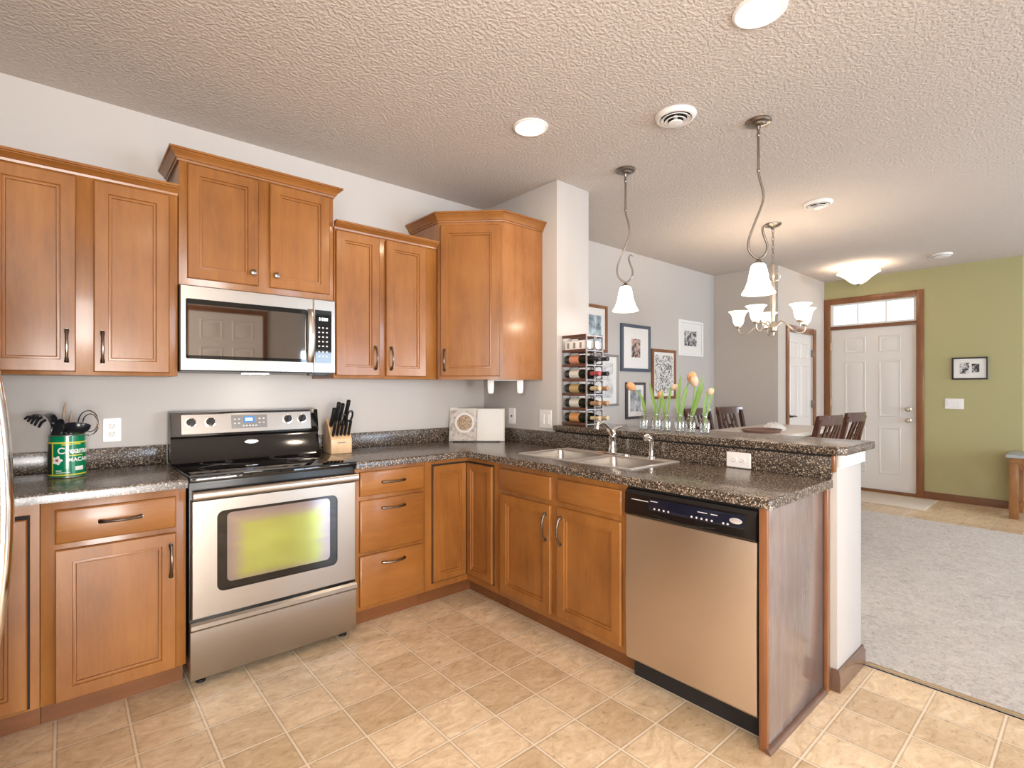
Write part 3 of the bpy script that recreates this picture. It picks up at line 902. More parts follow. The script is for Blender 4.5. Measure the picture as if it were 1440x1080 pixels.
# end panel of the peninsula
t = thing('end_panel', 'grey-brown veneered panel closing the end of the peninsula', 'cabinet panel', (-0.3, -2.43, 0))
MB().box(-FACE_B - 0.004, -0.0185, -2.436, -2.412, 0.0, ZB1, 0.0015).build('panel', 'end_panel', t)
MB().box(-FACE_B - 0.018, -FACE_B - 0.0045, -2.441, -2.411, 0.0, ZB1, 0.002).build('edge_strip', 'trim_wood', t)
MB().box(-0.052, -0.0185, -2.452, -2.4365, 0.0, ZB1, 0.002).build('corner_strip', 'trim_wood', t)
m = MB()
r = 0.018
qr = lambda o: [(0, 0)] + [(r * math.cos(R(a)), r * math.sin(R(a))) for a in range(0, 91, 15)]
m.loft([[Vector((x, -2.4365 - p, z)) for p, z in qr(0)] for x in (-FACE_B - 0.022, -0.0525)], True, True)
m.build('shoe_moulding', 'trim_wood_x', t)

# ------------------------------------------------------------------ worktops, backsplash, bar top
ZT0, ZT = 0.876, 0.914
FR = 0.635
def worktop(name, label, xs, ys, keep, front_test, splash, loc):
    t = thing(name, label, 'countertop', loc)
    m = MB().cells(xs, ys, keep, ZT0, ZT)
    m.bevel_where(front_test, 0.011, 3)
    m.build('slab', 'granite', t)
    m = MB()
    for b in splash:
        m.box(*b, 0.003)
    m.build('backsplash', 'granite', t)
    return t
near = lambda a, b: abs(a - b) < 1e-4
def front_l(p, q):
    if not (near(p.z, ZT) and near(q.z, ZT)): return False
    return (near(p.y, -FR) and near(q.y, -FR)) or (near(p.x, -2.865) and near(q.x, -2.865) and max(p.y, q.y) < -FR + 0.001)
worktop('countertop', 'speckled brown countertop left of the range with a green can on it', [XL + 0.001, -2.865, -2.1235], [-0.985, -FR, -0.001],
        lambda x, y: x < -2.865 or y > -FR, front_l,
        [(XL + 0.001, -2.1235, -0.021, -0.0012, ZT + 0.0003, 1.012)], (-2.8, -0.3, ZT0))
SX0, SX1, SYa, SYb = -0.470, -0.040, -1.745, -0.935        # sink outline
PE = -2.457
def front_r(p, q):
    if near(p.z, ZT) and near(q.z, ZT):
        return ((near(p.y, -FR) and near(q.y, -FR) and max(p.x, q.x) < -FR + 0.001) or (near(p.x, -FR) and near(q.x, -FR) and max(p.y, q.y) < -FR + 0.001)
                or (near(p.y, PE) and near(q.y, PE)))
    return near(p.x, -FR) and near(q.x, -FR) and near(p.y, PE) and near(q.y, PE)
hx0, hx1, hy0, hy1 = SX0 + 0.012, SX1 - 0.012, SYa + 0.012, SYb - 0.012
worktop('countertop', 'L-shaped speckled brown countertop holding the sink', [-1.3575, -FR, hx0, hx1, -0.001], [PE, hy0, hy1, -FR, -0.001],
        lambda x, y: (x > -FR or y > -FR) and not (hx0 < x < hx1 and hy0 < y < hy1), front_r,
        [(-1.3575, -0.001, -0.021, -0.0012, ZT + 0.0003, 1.012), (-0.0205, -0.0012, PE, -0.0225, ZT + 0.0003, 1.0105)], (-0.6, -0.6, ZT0))
wt = bpy.data.objects['countertop.001']
MB().box(-0.0175, -0.0012, PE + 0.002, SY - 0.002, 1.0108, 1.0202).build('painted_gap_shade', 'dark_fill', wt)  # dark strip paints the shadow line below the bar slab
t = thing('bar_top', 'long raised speckled bar top on the half wall', 'countertop', (0.17, -1.65, 1.0215))
ZBR = 1.0565
pts = [(-0.037, SY - 0.001), (-0.037, -2.485), (-0.012, -2.516), (0.385, -2.516), (0.392, -2.509), (0.392, SY + 0.03), (ST + 0.001, SY + 0.03), (ST + 0.001, SY - 0.001)]
m = MB().prism(pts, 1.0205, ZBR)
m.bevel_where(lambda p, q: near(p.z, q.z) and not (p.y > SY - 0.002 and q.y > SY - 0.002), 0.007, 3)
m.build('slab', 'granite', t)

# ------------------------------------------------------------------ sink and faucet
t = thing('kitchen_sink', 'double-bowl stainless steel sink set in the peninsula countertop', 'sink', (-0.25, -1.34, ZT))
bowls = [(-0.452, -0.125, -1.335, -0.955), (-0.452, -0.125, -1.727, -1.372)]
xs = [SX0, -0.452, -0.125, SX1]
ys = [SYa, -1.727, -1.372, -1.335, -0.955, SYb]
inb = lambda x, y: any(b[0] < x < b[1] and b[2] < y < b[3] for b in bowls)
m = MB().cells(xs, ys, lambda x, y: not inb(x, y), ZT + 0.0003, ZT + 0.006)
m.bevel_where(lambda p, q: near(p.z, ZT + 0.006) and near(q.z, ZT + 0.006) and not (near(p.x, q.x) and SX0 < p.x < SX1 and not inb(p.x + .01, 0.5 * (p.y + q.y)) and not inb(p.x - .01, 0.5 * (p.y + q.y))), 0.0025, 2)
m.build('rim', 'sink_rim', t)
for b in bowls:
    m = MB()
    lp = []
    for ins, z, rr in ((0.0005, ZT + 0.005, 0.002), (0.001, ZT - 0.004, 0.03), (0.006, ZT - 0.10, 0.045), (0.012, ZT - 0.15, 0.05), (0.035, ZT - 0.172, 0.06), (0.12, ZT - 0.178, 0.04)):
        lp.append([Vector((x, y, z)) for x, y in rrect(b[0] + ins, b[1] - ins, b[2] + ins, b[3] - ins, rr, 5)])
    m.loft(lp, cap1=True)
    bo = m.build('bowl', 'sink_steel', t)
    cx, cy = (b[0] + b[1]) / 2, (b[2] + b[3]) / 2
    MB().lathe([(0.044, 0), (0.044, 0.004), (0.034, 0.006), (0.030, 0.002), (0.0, 0.002)], (cx, cy, ZT - 0.1775), 20).build('drain', 'chrome', bo)
ft = thing('faucet', 'chrome single-handle kitchen faucet behind the sink divider', 'faucet', (-0.082, -1.335, ZT + 0.006))
fx, fy, fz = -0.082, -1.335, ZT + 0.0065
m = MB()
m.loft([[Vector((x, y, z)) for x, y in rrect(fx - i, fx + i, fy - j, fy + j, min(i, j) * 0.98, 6)] for i, j, z in ((0.030, 0.125, fz), (0.029, 0.124, fz + 0.008), (0.024, 0.115, fz + 0.012))], True, True)
m.build('base_plate', 'chrome', ft)
MB().lathe([(0.027, 0), (0.026, 0.02), (0.022, 0.03), (0.020, 0.075), (0.023, 0.085), (0.023, 0.110), (0.018, 0.128), (0.006, 0.135)], (fx, fy, fz + 0.011), 20).build('body', 'chrome', ft)
sp = []
for k in range(13):
    u = k / 12
    sp.append((fx - 0.008 - 0.190 * u, fy - 0.045 * u, fz + 0.112 + 0.085 * math.sin(PI * u * 0.60) - 0.012 * u * u))
sp.append((sp[-1][0] - 0.004, sp[-1][1], sp[-1][2] - 0.022))
MB().tube(sp, [0.016] * 4 + [0.0135] * 8 + [0.013, 0.013], 14).build('spout', 'chrome', ft)
MB().tube([(fx + 0.004, fy, fz + 0.140), (fx + 0.030, fy - 0.010, fz + 0.152), (fx + 0.062, fy - 0.018, fz + 0.160)], [0.011, 0.008, 0.006], 10).build('lever_handle', 'chrome', ft)
ss = thing('side_sprayer', 'chrome pull-out sprayer at the right end of the sink deck', 'sprayer', (-0.083, -1.600, ZT + 0.006))
sx, sy = -0.083, -1.600
MB().lathe([(0.024, 0), (0.022, 0.012), (0.015, 0.018), (0.014, 0.045)], (sx, sy, fz), 16).build('holder', 'chrome', ss)
MB().tube([(sx, sy, fz + 0.046), (sx, sy, fz + 0.085), (sx - 0.004, sy + 0.002, fz + 0.105), (sx - 0.022, sy + 0.010, fz + 0.118), (sx - 0.040, sy + 0.017, fz + 0.112)], [0.012, 0.014, 0.017, 0.019, 0.016], 14).build('spray_head', 'chrome', ss)

# ------------------------------------------------------------------ range
RX0, RX1 = -2.1185, -1.3625
t = thing('range', 'stainless steel freestanding electric range with black glass cooktop', 'stove', ((RX0 + RX1) / 2, -0.33, 0))
MB().box(RX0, RX1, 0.022, 0.618, 0.055, 0.893, 0.003, F=BACK).build('body', 'black', t)
for x in (RX0 + 0.05, RX1 - 0.05):
    for d in (0.08, 0.59):
        MB().lathe([(0.020, 0.0), (0.020, 0.012), (0.008, 0.014), (0.008, 0.054)], (x, -d, 0.0005), 14).build('foot', 'black', t)
m = MB().box(RX0 - 0.0025, RX1 + 0.0025, 0.024, 0.655, 0.894, 0.922, 0.008, F=BACK)
m.build('cooktop', 'black_glass', t)
for x, y, r in ((-1.93, -0.42, 0.115), (-1.56, -0.44, 0.085), (-1.93, -0.20, 0.075), (-1.56, -0.21, 0.105)):
    for rr in (r, r - 0.012) if r > 0.1 else (r,):
        MB().lathe([(rr - 0.0022, 0.9222), (rr - 0.0022, 0.9226), (rr + 0.0022, 0.9226), (rr + 0.0022, 0.9222)], (x, y, 0), 48, cap0=False, cap1=False).build('burner_ring', 'burner', t)
# back guard
BG = [(0.022, 0.922), (0.150, 0.922), (0.128, 0.955), (0.108, 1.03), (0.102, 1.045), (0.118, 1.056), (0.098, 1.180), (0.022, 1.186)]
m = MB().loft([[BACK(x, d, z) for d, z in BG] for x in (RX0 - 0.001, RX1 + 0.001)], True, True)
m.bevel_where(lambda p, q: near(p.x, q.x) and min(p.z, q.z) > 1.04, 0.004, 2)
bg = m.build('backguard', 'black_gloss', t)
# control fascia lies on the sloping face
f0, f1 = Vector((0, -0.118, 1.056)), Vector((0, -0.098, 1.180))
up = (f1 - f0).normalized(); out = Vector((0, up.z * -1, up.y)).normalized()
out = Vector((0, -up.z, up.y))
class Slope:
    N = out; A = Vector((1, 0, 0))
    def __call__(s, a, d, h): return Vector((a, f0.y, f0.z)) + up * h + out * d
SL = Slope()
H = (f1 - f0).length
MB().rect_loft(SL, RX0 + 0.043, RX1 - 0.043, 0.008, H - 0.010, [(0, -0.004), (0, 0.003), (0.003, 0.005)]).build('control_panel', 'steel_x', t)
MB().rect_loft(SL, -1.838, -1.655, 0.030, 0.103, [(0, 0.0052), (0, 0.0065), (0.002, 0.007)]).build('display_panel', 'grey_dark', t)
dp = MB().rect_loft(SL, -1.778, -1.720, 0.060, 0.096, [(0, 0.007), (0.001, 0.0078)]).build('clock_display', 'display', t)
m = MB()
for k in range(4):
    m.rect_loft(SL, -1.768 + 0.010 * k, -1.762 + 0.010 * k, 0.070, 0.086, [(0, 0.0078), (0, 0.0081)])
m.build('clock_digits', 'digit', dp)
for k in range(5):
    MB().rect_loft(SL, -1.782 + 0.016 * k, -1.774 + 0.016 * k, 0.040, 0.047, [(0, 0.007), (0, 0.0076)]).build('key', 'grey_print', t)
for x in (-1.826, -1.806, -1.700, -1.678):
    for h in (0.055, 0.078):
        MB().rect_loft(SL, x, x + 0.010, h, h + 0.006, [(0, 0.007), (0, 0.0076)]).build('key', 'grey_print', t)
for x in (-2.030, -1.940, -1.542, -1.460):
    m = MB()
    c0 = SL(x, 0.005, 0.072)
    ring = lambda r, h: [c0 + out * h + Vector((1, 0, 0)) * (r * math.cos(2 * PI * i / 24)) + up * (r * math.sin(2 * PI * i / 24)) for i in range(24)]
    m.loft([ring(0.027, 0.0), ring(0.027, 0.003), ring(0.022, 0.004)], True, True)
    kb = m.build('knob_ring', 'chrome', t)
    m = MB()
    m.loft([ring(0.021, 0.004), ring(0.020, 0.016), ring(0.018, 0.018)], True, True)
    for s_ in (-1,):
        p0 = SL(x, 0.024, 0.072)
        dr = (up * 0.9 + Vector((0.35, 0, 0))).normalized()
        sd = dr.cross(out)
        m.loft([[p0 + dr * a * 0.019 + sd * b * 0.005 + out * h for a, b in ((-1, -1), (1, -1), (1, 1), (-1, 1))] for h in (0.0, 0.009)], True, True)
    m.build('knob', 'black', kb)
m = MB()
m.loft([[BACK(-1.737, 0.1125 + h, 1.010) + Vector((a * 0.036 * s_, 0, b * 0.012 * s_)) for a, b in ((math.cos(2 * PI * i / 24), math.sin(2 * PI * i / 24)) for i in range(24))] for h, s_ in ((0.0, 1), (0.006, 1), (0.008, 0.85))], True, True)
m.build('oval_badge', 'badge', t)
# oven door
def rr_front(m, F, a0, a1, z0, z1, r, rings):
    lps = []
    for ins, d in rings:
        lps.append([F(x, d, z) for x, z in rrect(a0 + ins, a1 - ins, z0 + ins, z1 - ins, max(0.002, r - ins), 5)])
    m.loft(lps, cap1=True)
    return m
m = MB().rect_loft(BACK, RX0 + 0.004, RX1 - 0.006, 0.302, 0.818, [(0, 0.6195), (0, 0.652), (0.004, 0.656)])
od = m.build('oven_door', 'steel_x', t)
rr_front(MB(), BACK, -2.017, -1.468, 0.404, 0.762, 0.03, [(0, 0.6562), (0, 0.659), (0.0005, 0.6597), (0.0055, 0.6597), (0.006, 0.6575)]).build('window_frame', 'black_glass', od)
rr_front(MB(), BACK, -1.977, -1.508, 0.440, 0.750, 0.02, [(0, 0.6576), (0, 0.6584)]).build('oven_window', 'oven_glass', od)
m = MB()
prof = [(0.657, 0.826), (0.680, 0.822), (0.690, 0.830), (0.690, 0.852), (0.682, 0.862), (0.657, 0.864)]
m.loft([[BACK(x, d, z) for d, z in prof] for x in (RX0 + 0.006, RX1 - 0.004)], True, True)
m.bevel_where(lambda p, q: near(p.x, q.x) is False and p.y < -0.67 and q.y < -0.67, 0.004, 2)
m.build('door_handle', 'steel_x', od)
MB().box(RX0 + 0.012, RX1 - 0.012, 0.619, 0.656, 0.8185, 0.8225, F=BACK).build('handle_standoff', 'black', od)
m = MB().loft([[BACK(x, d, z) for d, z in ((0.6185, 0.040), (0.654, 0.040), (0.656, 0.044), (0.656, 0.250), (0.668, 0.262), (0.668, 0.280), (0.655, 0.290), (0.6185, 0.290))] for x in (RX0, RX1 - 0.004)], True, True)
m.build('storage_drawer', 'steel_x', t)

# ------------------------------------------------------------------ microwave
MX0, MX1, MD, MZ0, MZ1 = -2.1165, -1.3625, 0.374, 1.390, 1.8025
t = thing('microwave', 'stainless steel over-the-range microwave hung under the short cabinet', 'microwave', (-1.74, -0.19, MZ0))
MB().box(MX0 + 0.002, MX1 - 0.002, 0.002, MD - 0.03, MZ0 + 0.004, MZ1 - 0.001, F=BACK).build('body', 'black', t)
md = MB().rect_loft(BACK, MX0, -1.489, MZ0 + 0.002, MZ1 - 0.0008, [(0, MD - 0.0295), (0, MD - 0.004), (0.004, MD)]).build('door', 'steel_x', t)
rr_front(MB(), BACK, -2.093, -1.523, 1.449, 1.737, 0.008, [(0, MD + 0.0003), (0, MD + 0.003), (0.0008, MD + 0.004)]).build('window', 'black_glass', md)
rr_front(MB(), BACK, -2.088, -1.530, 1.466, 1.712, 0.006, [(0, MD + 0.0041), (0, MD + 0.0046)]).build('coated_pane', 'mirror_glass', md)
m = MB()
pts = [(-1.506, MD + 0.004 + 0.030 * math.sin(PI * k / 14) ** 0.6, 1.448 + (1.741 - 1.448) * k / 14) for k in range(15)]
m.loft([[BACK(a - 0.017, d - 0.006, z), BACK(a + 0.017, d - 0.006, z), BACK(a + 0.017, d + 0.003, z), BACK(a + 0.009, d + 0.008, z), BACK(a - 0.009, d + 0.008, z), BACK(a - 0.017, d + 0.003, z)] for a, d, z in pts], True, True)
m.build('door_handle', 'steel_z', md)
cp = MB().rect_loft(BACK, -1.4875, MX1, MZ0 + 0.002, MZ1 - 0.0008, [(0, MD - 0.0295), (0, MD - 0.004), (0.004, MD)]).build('control_column', 'steel_x', t)
MB().rect_loft(BACK, -1.478, -1.386, 1.447, 1.742, [(0, MD + 0.0003), (0, MD + 0.002), (0.0008, MD + 0.003)]).build('keypad', 'black_glass', cp)
for r_ in range(7):
    for k in range(3):
        x = -1.462 + 0.022 * k
        z = 1.640 - 0.0255 * r_ if r_ < 5 else 1.640 - 0.0255 * r_ - 0.006
        MB().rect_loft(BACK, x, x + 0.010, z, z + 0.007, [(0, MD + 0.003), (0, MD + 0.0035)]).build('key', 'grey_print', cp)
m = MB()
for k, w in enumerate((0.006, 0.009, 0.009, 0.010)):
    m.rect_loft(BACK, -1.457 + 0.013 * k, -1.457 + 0.013 * k + w, 1.683, 1.700, [(0, MD + 0.003), (0, MD + 0.0036)])
m.build('clock_digits', 'digit', cp)
MB().box(-1.50, -1.40, 0.30, 0.350, MZ0 - 0.012, MZ0 + 0.003, 0.002, F=BACK).build('vent_latch', 'black', t)
MB().box(MX0 + 0.004, MX1 - 0.004, 0.02, MD - 0.006, MZ0 - 0.002, MZ0 + 0.0015, F=BACK).build('underside_plate', 'dark_metal', t)

MB().box(-1.80, -1.68, 0.16, 0.24, MZ0 - 0.006, MZ0 - 0.0022, 0.001, F=BACK).build('hood_lamp', 'lens', t)
# ------------------------------------------------------------------ dishwasher
t = thing('dishwasher', 'stainless steel dishwasher with black control panel in the peninsula', 'dishwasher', (-0.3, -2.117, 0))
DA0, DA1 = 1.832, 2.405
MB().box(1.8245, 2.4095, 0.03, FACE_B - 0.004, 0.108, 0.8745, F=SIDE).build('tub', 'black', t)
MB().box(1.8245, 2.4095, 0.05, 0.555, 0.001, 0.1075, F=SIDE).build('toe_panel', 'dark_fill', t)
m = MB().loft([[SIDE(a, d, z) for d, z in ((FACE_B - 0.0035, 0.108), (FACE_B + 0.012, 0.108), (FACE_B + 0.020, 0.118), (FACE_B + 0.024, 0.42), (FACE_B + 0.020, 0.746), (FACE_B - 0.0035, 0.746))] for a in (DA0, DA1)], True, True)
m.bevel_where(lambda p, q: near(p.y, q.y) and min(abs(p.x), abs(q.x)) > FACE_B + 0.01, 0.003, 2)
m.build('door', 'steel_dw', t)
m = MB().loft([[SIDE(a, d, z) for d, z in ((FACE_B - 0.0035, 0.748), (FACE_B + 0.022, 0.748), (FACE_B + 0.030, 0.758), (FACE_B + 0.026, 0.846), (FACE_B + 0.016, 0.860), (FACE_B - 0.0035, 0.861))] for a in (DA0, DA1)], True, True)
pn = m.build('control_panel', 'black_gloss', t)
DWP = FACE_B + 0.0305
q = rr_front(MB(), SIDE, 1.955, 2.365, 0.788, 0.838, 0.006, [(0, FACE_B + 0.0255), (0, FACE_B + 0.0300), (0.002, FACE_B + 0.0305)]).build('control_film', 'dw_reflected_blue', pn)
for a in [1.985 + 0.022 * k for k in range(4)] + [2.155 + 0.021 * k for k in range(5)] + [2.285, 2.302]:
    m = MB().lathe([(0.0042, 0.0), (0.0042, 0.0012), (0.003, 0.0016)], (0, 0, 0), 12, 'x')
    for v in m.bm.verts:
        if not v.tag:
            v.co = Vector((-DWP - v.co.x, -a + v.co.y, 0.797 + v.co.z)); v.tag = True
    m.build('button', 'grey_print', q)
for a0_, a1_, z in ((1.965, 2.000, 0.826), (2.18, 2.22, 0.820), (2.235, 2.262, 0.820)):
    MB().rect_loft(SIDE, a0_, a1_, z, z + 0.003, [(0, DWP), (0, DWP + 0.0005)]).build('printed_line', 'grey_print', q)
m = MB()
m.loft([[SIDE(2.333 + 0.024 * s_ * math.cos(2 * PI * i / 24), DWP + h, 0.815 + 0.011 * s_ * math.sin(2 * PI * i / 24)) for i in range(24)] for h, s_ in ((0, 1), (0.003, 1), (0.004, 0.85))], True, True)
m.build('oval_badge', 'badge', pn)
MB().rect_loft(SIDE, 1.868, 1.952, 0.8205, 0.8235, [(0, FACE_B + 0.0255), (0, FACE_B + 0.0295)]).build('vent_line', 'grey_print', pn)
m = MB()
for k in range(1):
    pts = [(1.985 + 0.27 * j / 16, 0.772 - 0.012 * math.sin(PI * j / 16)) for j in range(17)]
    m.tube([SIDE(a, FACE_B + 0.029, z) for a, z in pts], 0.0045, 8)
m.build('handle_lip', 'black_gloss', pn)

# ------------------------------------------------------------------ refrigerator
t = thing('refrigerator', 'stainless steel refrigerator at the left edge with a bowed handle', 'refrigerator', (-3.1, -1.45, 0))
MB().box(XL + 0.02, -2.80, -1.90, -1.00, 0.02, 1.78, 0.006).build('cabinet', 'dark_metal', t)
for x in (XL + 0.1, -2.88):
    for y in (-1.83, -1.07):
        MB().box(x - 0.03, x + 0.03, y - 0.03, y + 0.03, 0.0, 0.0205).build('foot', 'black', t)
q = MB().box(-2.797, -2.745, -1.898, -1.002, 0.06, 1.775, 0.012, seg=3).build('door', 'steel_z', t)
pts = []
for k in range(21):
    u = k / 20 * 2 - 1
    pts.append((-2.644 - 0.105 * u * u, -1.45, 1.01 + 0.70 * u))
MB().tube([(-2.747, -1.45, 0.31)] + pts + [(-2.747, -1.45, 1.71)], 0.019, 16, flat=1.0).build('handle', 'chrome', q)

# ------------------------------------------------------------------ outlets and switches
def plate(name, label, cat, F, a, d, z, w, h, kind, group=None):
    t = thing(name, label, cat, F(a, d, z), group=group)
    rr_front(MB(), F, a - w / 2, a + w / 2, z - h / 2, z + h / 2, 0.006, [(0, d + 0.0004), (0, d + 0.003), (0.003, d + 0.006)]).build('cover_plate', 'white_plastic', t)
    if kind == 'outlet' or kind == 'outlet_h':
        for s_ in (-1, 1):
            ca, cz = (a, z + s_ * 0.0195) if kind == 'outlet' else (a + s_ * 0.0195, z)
            rr_front(MB(), F, ca - 0.0165, ca + 0.0165, cz - 0.014, cz + 0.014, 0.010, [(0, d + 0.0061), (0, d + 0.0072), (0.001, d + 0.0077)]).build('socket', 'white_plastic', t)
            m = MB()
            for k in (-1, 1):
                if kind == 'outlet':
                    m.box(ca + k * 0.0065 - 0.0013, ca + k * 0.0065 + 0.0013, d + 0.0078, d + 0.0082, cz - 0.001, cz + 0.0075, F=F)
                else:
                    m.box(ca - 0.0075, ca + 0.001, d + 0.0078, d + 0.0082, cz + k * 0.0065 - 0.0013, cz + k * 0.0065 + 0.0013, F=F)
            m.box(ca - 0.002 if kind == 'outlet' else ca + 0.005, ca + 0.002 if kind == 'outlet' else ca + 0.009, d + 0.0078, d + 0.0082, cz - 0.009 if kind == 'outlet' else cz - 0.002, cz - 0.005 if kind == 'outlet' else cz + 0.002, F=F)
            m.build('slots', 'slot', t)
    elif kind == 'jack':
        m = MB().box(a - 0.007, a + 0.007, d + 0.0062, d + 0.010, z - 0.007, z + 0.007, 0.002, F=F)
        m.build('jack', 'black', t)
    else:
        n = kind
        for k in range(n):
            ca = a + (k - (n - 1) / 2) * 0.046
            MB().loft([[F(ca + x, d + q, z + y) for x, y in ((-0.0165, -0.033), (0.0165, -0.033), (0.0165, 0.033), (-0.0165, 0.033))] for q in (0.006, 0.0075)] +
                      [[F(ca + x, d + q, z + y) for x, y, q in ((-0.0155, -0.032, 0.0105), (0.0155, -0.032, 0.0105), (0.0155, 0.032, 0.0085), (-0.0155, 0.032, 0.0085))]], cap1=True).build('rocker', 'white_plastic', t)
    return t
plate('wall_outlet', 'white double outlet on the wall between the green can and the range', 'outlet', BACK, -2.350, 0, 1.100, 0.075, 0.119, 'outlet')
plate('wall_outlet', 'white outlet partly hidden behind the open cookbook', 'outlet', BACK, -0.285, 0, 1.100, 0.072, 0.117, 'outlet')
plate('cable_jack_plate', 'white wall plate with a black jack just right of the cookbook', 'wall plate', SIDE, 0.345, 0, 1.100, 0.072, 0.117, 'jack')
plate('light_switch', 'white switch plate on the wall just left of the wine rack', 'switch', SIDE, 0.696, 0, 1.093, 0.118, 0.125, 2)
plate('wall_outlet', 'white sideways outlet in the speckled backsplash under the bar top', 'outlet', SIDE, 2.054, 0.0205, 0.955, 0.120, 0.075, 'outlet_h')
plate('light_switch', 'white wide switch plate on the olive wall below the small black frame', 'switch', ENT, 2.10, 0, 1.125, 0.165, 0.118, 3)

# ------------------------------------------------------------------ things on the counters
# green macaroni can
cx, cy, cz, cr, ch = -2.520, -0.195, ZT + 0.0008, 0.0655, 0.187
t = thing('macaroni_can', 'green macaroni tin with white lettering holding kitchen utensils', 'can', (cx, cy, cz))
MB().lathe([(cr - 0.004, 0.001), (cr, 0.003), (cr, ch - 0.004), (cr - 0.003, ch - 0.004), (cr - 0.003, 0.004), (0.0, 0.004)], (cx, cy, cz), 40).build('body', 'can_green', t)
for z in (0.0, ch - 0.004):
    MB().lathe([(cr - 0.0025, z), (cr + 0.0015, z), (cr + 0.0022, z + 0.002), (cr + 0.0015, z + 0.004), (cr - 0.0025, z + 0.004)], (cx, cy, cz), 40, cap0=False, cap1=False).build('rim', 'can_metal', t)
view = math.atan2(cam.location.y - cy, cam.location.x - cx)
def wrap(bm, ang, z, off=0.0006):
    for v in bm.verts:
        a = ang + v.co.x / cr
        r_ = cr + off + max(0, v.co.z)
        v.co = Vector((cx + r_ * math.cos(a), cy + r_ * math.sin(a), cz + z + v.co.y))
def band(a0, a1, z0, z1, mat, name, off=0.0005, parent=None):
    m = MB()
    n = max(2, int(abs(a1 - a0) / 0.08))
    m.loft([[Vector((cx + (cr + o) * math.cos(a), cy + (cr + o) * math.sin(a), cz + z)) for o, z in ((0.0, z0), (off, z0), (off, z1), (0.0, z1))] for a in [a0 + (a1 - a0) * k / n for k in range(n + 1)]], True, True)
    return m.build(name, mat, t)
band(view - 1.9, view + 1.9, ch - 0.036, ch - 0.030, 'can_yellow', 'printed_band')
band(view - 1.9, view + 1.9, 0.010, 0.016, 'can_yellow', 'printed_band')
band(view - 0.88, view - 0.80, 0.016, ch - 0.036, 'can_yellow', 'printed_band')
band(view - 1.9, view - 0.92, 0.016, ch - 0.036, 'can_dark', 'dark_side_panel')
for body, size, a, z, mat in (('Creamettes', 0.038, view + 0.86, 0.118, 'can_white'), ('MACARONI', 0.024, view + 0.98, 0.078, 'can_white')):
    bm = text_mesh(body, size)
    bmesh.ops.triangulate(bm, faces=bm.faces)
    wrap(bm, a, z)
    mb = MB(); mb.bm.free(); mb.bm = bm
    mb.build('lettering', mat, t, smooth=False)
for a0, a1, z0, z1, mat in ((-0.3, 0.25, 0.143, 0.147, 'can_yellow'), (0.32, 0.75, 0.145, 0.149, 'can_yellow'), (-0.62, -0.30, 0.030, 0.034, 'can_white'), (-0.62, 0.15, 0.022, 0.025, 'can_white'),
                           (0.10, 0.9, 0.095, 0.099, 'can_yellow'), (0.42, 0.95, 0.030, 0.048, 'can_white')):
    band(view + a0, view + a1, z0, z1, mat, 'printed_line')
m = MB()
fl = []
for k in range(40):
    th = 2 * PI * k / 40
    rr = 0.017 + 0.004 * math.cos(5 * th)
    fl.append((rr * math.cos(th), rr * math.sin(th)))
bm = bmesh.new()
bm.faces.new([bm.verts.new((x, y, 0.0004)) for x, y in fl])
bmesh.ops.triangulate(bm, faces=bm.faces)
wrap(bm, view - 0.55, 0.078)
m.bm.free(); m.bm = bm; m.build('flower_emblem', 'can_white', t, smooth=False)
bm = bmesh.new()
bm.faces.new([bm.verts.new((x * 0.35, y * 0.35, 0.0009)) for x, y in fl])
wrap(bm, view - 0.55, 0.078)
m = MB(); m.bm.free(); m.bm = bm; m.build('flower_centre', 'can_red', t, smooth=False)

Rv = Vector((0.757, -0.653, 0)); Dv = Vector((0.653, 0.757, 0)); Up = Vector((0, 0, 1))
def cp_(r, d, z): return Vector((cx, cy, cz)) + Rv * r + Dv * d + Up * z
def bowl_shape(m, c, A, B, N, la, lb, depth, th=0.0015, n=20):
    """An oval bowl: rim half-lengths la, lb along A, B; hollow towards N."""
    lp = []
    K = 7
    for k in range(K + 1):
        q = R(90 * k / K)
        lp.append([c - N * depth * math.sin(q) + (A * la * math.cos(2 * PI * i / n) + B * lb * math.sin(2 * PI * i / n)) * max(math.cos(q), 0.03) for i in range(n)])
    for k in range(K, -1, -1):
        q = R(90 * k / K)
        lp.append([c - N * (depth - th) * math.sin(q) + (A * (la - th) * math.cos(2 * PI * i / n) + B * (lb - th) * math.sin(2 * PI * i / n)) * max(math.cos(q), 0.02) for i in range(n)])
    lp.append(lp[0])
    return m.loft(lp)
# spaghetti server
t = thing('spaghetti_server', 'black pronged spaghetti server leaning left in the green can', 'utensil', cp_(-0.03, 0, 0.01))
MB().tube([cp_(-0.018, 0.0, 0.012), cp_(-0.050, 0.0, 0.17), cp_(-0.064, 0.0, 0.225), cp_(-0.066, 0, 0.238)], [0.006, 0.006, 0.0085, 0.010], 8).build('handle', 'utensil', t)
m = MB()
hp = spline([(-0.064, 0, 0.232), (-0.072, 0, 0.258), (-0.090, 0, 0.273), (-0.118, 0, 0.275), (-0.140, 0, 0.268)], 4)
lp = []
for i, p in enumerate(hp):
    u = i / (len(hp) - 1)
    w = 0.010 + 0.020 * math.sin(PI * min(1, 0.15 + u * 0.6))
    tn = (hp[min(i + 1, len(hp) - 1)] - hp[max(i - 1, 0)]).normalized()
    nn = Vector((-tn.z, 0, tn.x))
    q = lambda d_, h_: cp_(p.x + nn.x * h_, d_, p.z + nn.z * h_)
    lp.append([q(-w, -0.004), q(-w * 0.5, 0.003), q(0, 0.005), q(w * 0.5, 0.003), q(w, -0.004), q(w * 0.5, -0.001), q(0, 0.0), q(-w * 0.5, -0.001)])
m.loft(lp, True, True)
m.build('head', 'utensil', t)
